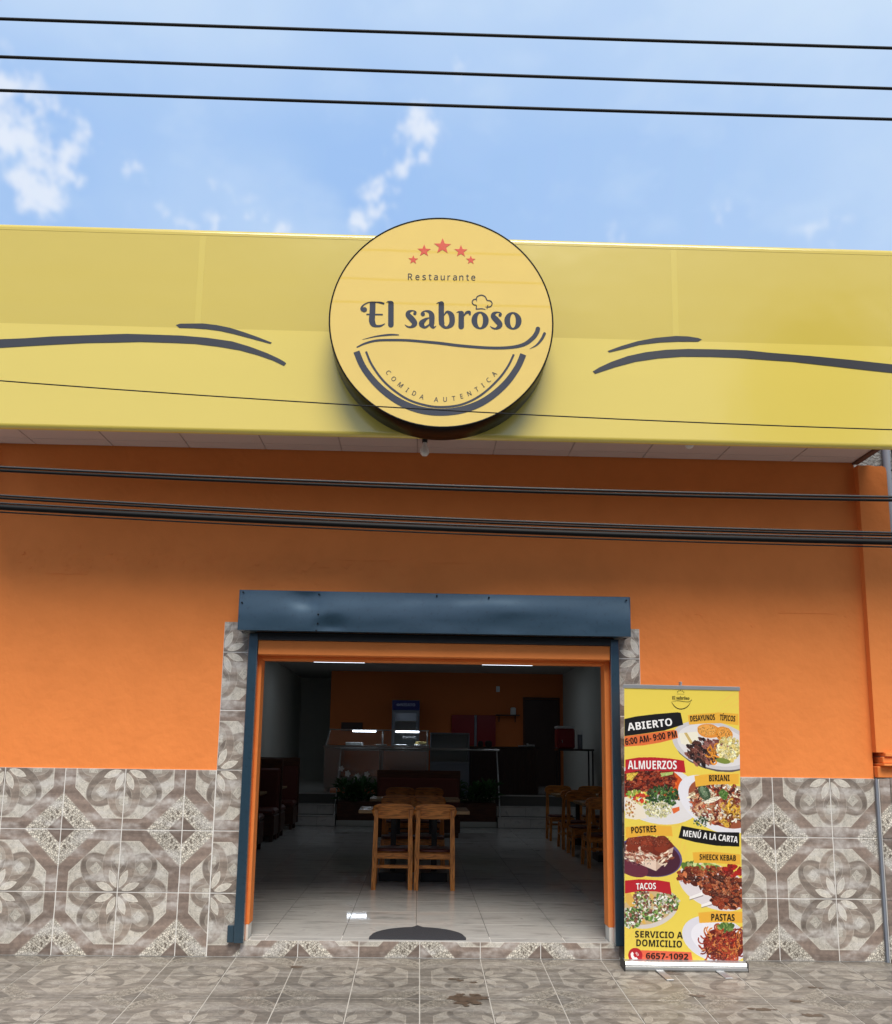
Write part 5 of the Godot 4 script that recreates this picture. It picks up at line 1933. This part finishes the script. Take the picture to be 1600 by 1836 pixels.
	box2(s, Vector3(0.421, 0.0, 0.001), Vector3(0.46, 2.15, 0.05), 0.004)
	box2(s, Vector3(-0.401, 2.105, 0.001), Vector3(0.421, 2.15, 0.05), 0.004)
	part(dr, "frame", s, M.dark_wood)
	s = st()
	tube(s, [Vector3(-0.34, 1.0, 0.03), Vector3(-0.34, 1.0, 0.09)], 0.025, 10)
	part(dr, "handle", s, M.steel)
	# dark panel on the left of the back wall
	s = st()
	bx(s, Vector3(0, 0, 0.03), Vector3(0.52, 0.2, 0.058), 0.006)
	bx(s, Vector3(0, -0.06, 0.062), Vector3(0.44, 0.02, 0.008), 0.002)
	var ac := part(self, "wall_box", s, M.door_brown)
	ac.position = Vector3(-1.75, 2.06, ZB + 0.001)
	meta(ac, "dark brown box fixed to the orange back wall above the food counter", "box")
	# drink cooler on a metal table
	var ct := thing("metal_table", "black-legged metal table by the right wall under the red cooler", "table", Vector3(3.0, PY, -11.4))
	s = st()
	box2(s, Vector3(-0.34, 0.85, -0.25), Vector3(0.38, 0.89, 0.25), 0.005)
	part(ct, "table_top", s, M.granite)
	for x in [-0.31, 0.35]:
		for z in [-0.22, 0.22]:
			s = st()
			box2(s, Vector3(x - 0.014, 0, z - 0.014), Vector3(x + 0.014, 0.85, z + 0.014))
			part(ct, "leg", s, M.black_metal)
	var co := thing("drink_cooler", "red drink cooler with a white lid standing on the metal table", "cooler", Vector3(2.83, PY + 0.8905, -11.4))
	s = st()
	bx(s, Vector3(0, 0.2, 0), Vector3(0.36, 0.4, 0.34), 0.03)
	part(co, "body", s, M.red_paint)
	s = st()
	bx(s, Vector3(0, 0.425, 0), Vector3(0.37, 0.05, 0.35), 0.015)
	part(co, "lid", s, M.white_plastic)
	s = st()
	tube(s, [Vector3(-0.08, 0.16, 0.17), Vector3(-0.08, 0.16, 0.21), Vector3(-0.08, 0.12, 0.215)], 0.012, 8)
	part(co, "tap", s, M.white_plastic)
	var va := thing("straw_jar", "tall jar of straws beside the red cooler", "jar", Vector3(3.13, PY + 0.8905, -11.35))
	s = st()
	lathe(s, [Vector2(0.0, 0.001), Vector2(0.045, 0.001), Vector2(0.05, 0.02), Vector2(0.05, 0.28), Vector2(0.046, 0.285), Vector2(0.044, 0.02)], 20)
	part(va, "jar", s, M.fridge_grey)
	s = st()
	for i in 9:
		var a := rng.randf() * TAU
		tube(s, [Vector3(cos(a) * 0.02, 0.02, sin(a) * 0.02), Vector3(cos(a) * 0.05, 0.36, sin(a) * 0.05)], 0.004, 5)
	part(va, "straws", s, M.white_plastic)
	# ceiling tube lamps; pair nearer the door added out of view to brighten floor
	for e in [[-1.862, "lit white fluorescent tube on the ceiling, on the left-hand side above the food counter", -12.65], [1.787, "lit white fluorescent tube on the ceiling, on the right-hand side above the slatted counter", -12.65], [-1.862, "added unseen fluorescent tube above the booth benches, brightening the floor", -7.6], [1.787, "added unseen fluorescent tube above the chairs along the right wall, brightening the floor", -7.6]]:
		var tl := thing("tube_light", e[1], "lamp", Vector3(e[0], 3.42, e[2]), 0.0, "ceiling tube lamps")
		s = st()
		bx(s, Vector3(0, -0.012, 0), Vector3(1.16, 0.022, 0.07), 0.004)
		part(tl, "fitting", s, M.white_plastic)
		s = st()
		tube(s, [Vector3(-0.55, -0.042, 0), Vector3(0.55, -0.042, 0)], 0.02, 12)
		part(tl, "tube", s, M.tube_glow)
		lamp(Vector3(e[0], 3.35, e[2]), Vector2(1.1, 0.04), 0.16, "ceiling_lamp")

func lamp(at: Vector3, size: Vector2, energy: float, called: String):
	var l := AreaLight3D.new()
	l.name = numbered(called)
	l.area_size = size
	l.light_energy = energy
	l.light_color = srgb(228, 240, 255)
	l.shadow_enabled = true
	l.set("area_range", 20.0)
	add_child(l)
	l.position = at
	l.rotation_degrees.x = -90.0

# ------------------------------------------------------------------ wires over the pavement
func wire(called: String, label: String, y0: float, y1: float, mid: float, z: float, r: float, m: Material, strands := []):
	var o := thing(called, label, "cable")
	var a := ((y0 + y1) / 2.0 - mid) / (2.33 * 2.33)
	var b := (y1 - y0) / 4.66
	var runs := [[0.0, 0.0, r, m]] + strands
	for e in runs:
		var pts := []
		for i in 61:
			var x := lerpf(-13.0, 14.0, i / 60.0)
			pts.append(Vector3(x, mid + a * x * x + b * x + e[0], z + e[1]))
		var s := st()
		tube(s, pts, e[2], 8)
		part(o, "strand", s, e[3])

func street_wires():
	wire("power_line", "topmost black power line crossing the sky", 5.53, 5.545, 5.535, 2.5, 0.0085, M.cable)
	wire("power_line", "middle one of the three black power lines crossing the sky", 5.289, 5.283, 5.283, 2.5, 0.0085, M.cable)
	wire("power_line", "black power line crossing the sky just above the yellow fascia", 5.08, 5.086, 5.079, 2.5, 0.0085, M.cable)
	wire("thin_wire", "single thin black wire across the yellow fascia and the round sign", 3.385, 3.235, 3.282, 2.5, 0.0035, M.cable)
	wire("phone_cable", "twin dark cable across the orange wall just below the canopy", 2.901, 2.845, 2.853, 2.5, 0.0085, M.cable, [[0.0165, 0.004, 0.007, M.cable_steel]])
	wire("phone_cable", "thin twin cable above the thick cable across the orange wall", 2.756, 2.655, 2.682, 2.5, 0.0065, M.cable, [[0.013, 0.003, 0.006, M.cable_steel]])
	wire("phone_cable", "thick black cable with a messenger wire across the orange wall", 2.708, 2.618, 2.642, 2.5, 0.0155, M.cable, [[0.021, 0.002, 0.005, M.cable_steel], [-0.026, 0.0, 0.004, M.cable]])
	var s: SurfaceTool
	for e in [[-13.0, "concrete utility pole holding the wires to the left"], [14.0, "concrete utility pole holding the wires to the right"]]:
		var o := thing("utility_pole", e[1], "pole", Vector3(e[0], -0.14, 2.28))
		s = st()
		tube(s, [Vector3(0, 0, 0), Vector3(0, 8.2, 0)], [0.15, 0.1], 16)
		part(o, "shaft", s, M.pole_concrete)
		s = st()
		box2(s, Vector3(-0.05, 2.6, 0.12), Vector3(0.05, 7.0, 0.24), 0.004)
		part(o, "bracket", s, M.steel)

# ------------------------------------------------------------------ the other side of the street, behind the camera
func across_the_street():
	var o := thing("added_opposite_building", "added long low grey building across the street, unseen, blocking the low sky", "building", Vector3(0, -0.3, 13.0))  # added unseen to keep low sky light off the wall under the canopy
	var s := st()
	box2(s, Vector3(-26, 0, 0), Vector3(26, 4.3, 8), 0.02)
	part(o, "wall", s, M.added_building_wall)
	s = st()
	box2(s, Vector3(-26.2, 4.3, -0.3), Vector3(26.2, 4.5, 8.2), 0.02)
	part(o, "cornice", s, M.concrete)
	for r in 1:
		for c in 13:
			s = st()
			var x := -24.0 + c * 4.0
			var y := 1.2 + r * 3.3
			box2(s, Vector3(x - 0.7, y, -0.03), Vector3(x + 0.7, y + 1.3, 0.02), 0.01)
			var wd := part(o, "window", s, M.paint_white)
			s = st()
			box2(s, Vector3(x - 0.62, y + 0.08, -0.036), Vector3(x + 0.62, y + 1.22, -0.031))
			part(wd, "pane", s, M.granite)

	var t := thing("street_tree", "tall dark green tree in front of the low grey building across the street", "tree", Vector3(7.4, -0.3, 11.6))
	s = st()
	tube(s, [Vector3(0, 0, 0), Vector3(0.1, 3.0, 0), Vector3(-0.1, 6.0, 0), Vector3(0, 8.6, 0)], [0.22, 0.18, 0.14, 0.07], 10)
	for k in 7:
		var a := TAU * k / 7.0
		tube(s, [Vector3(0, 5.6 + k * 0.35, 0), Vector3(cos(a) * 1.0, 7.0 + k * 0.3, sin(a) * 1.0)], [0.08, 0.03], 6)
	part(t, "trunk", s, M.dark_wood)
	s = st()
	for i in 2600:
		var d := Vector3(rng.randfn(), rng.randfn(), rng.randfn()).normalized() * pow(rng.randf(), 0.45)
		var p := Vector3(d.x * 1.5, 8.7 + d.y * 1.9, d.z * 1.5)
		var u := Vector3(rng.randfn(), rng.randfn(), rng.randfn()).normalized()
		var v := u.cross(Vector3(rng.randfn(), rng.randfn(), rng.randfn())).normalized() * 0.09
		s.add_vertex(p); s.add_vertex(p + u * 0.16 + v); s.add_vertex(p + u * 0.34)
		s.add_vertex(p); s.add_vertex(p + u * 0.34); s.add_vertex(p + u * 0.16 - v)
	part(t, "crown", s, M.leaf)
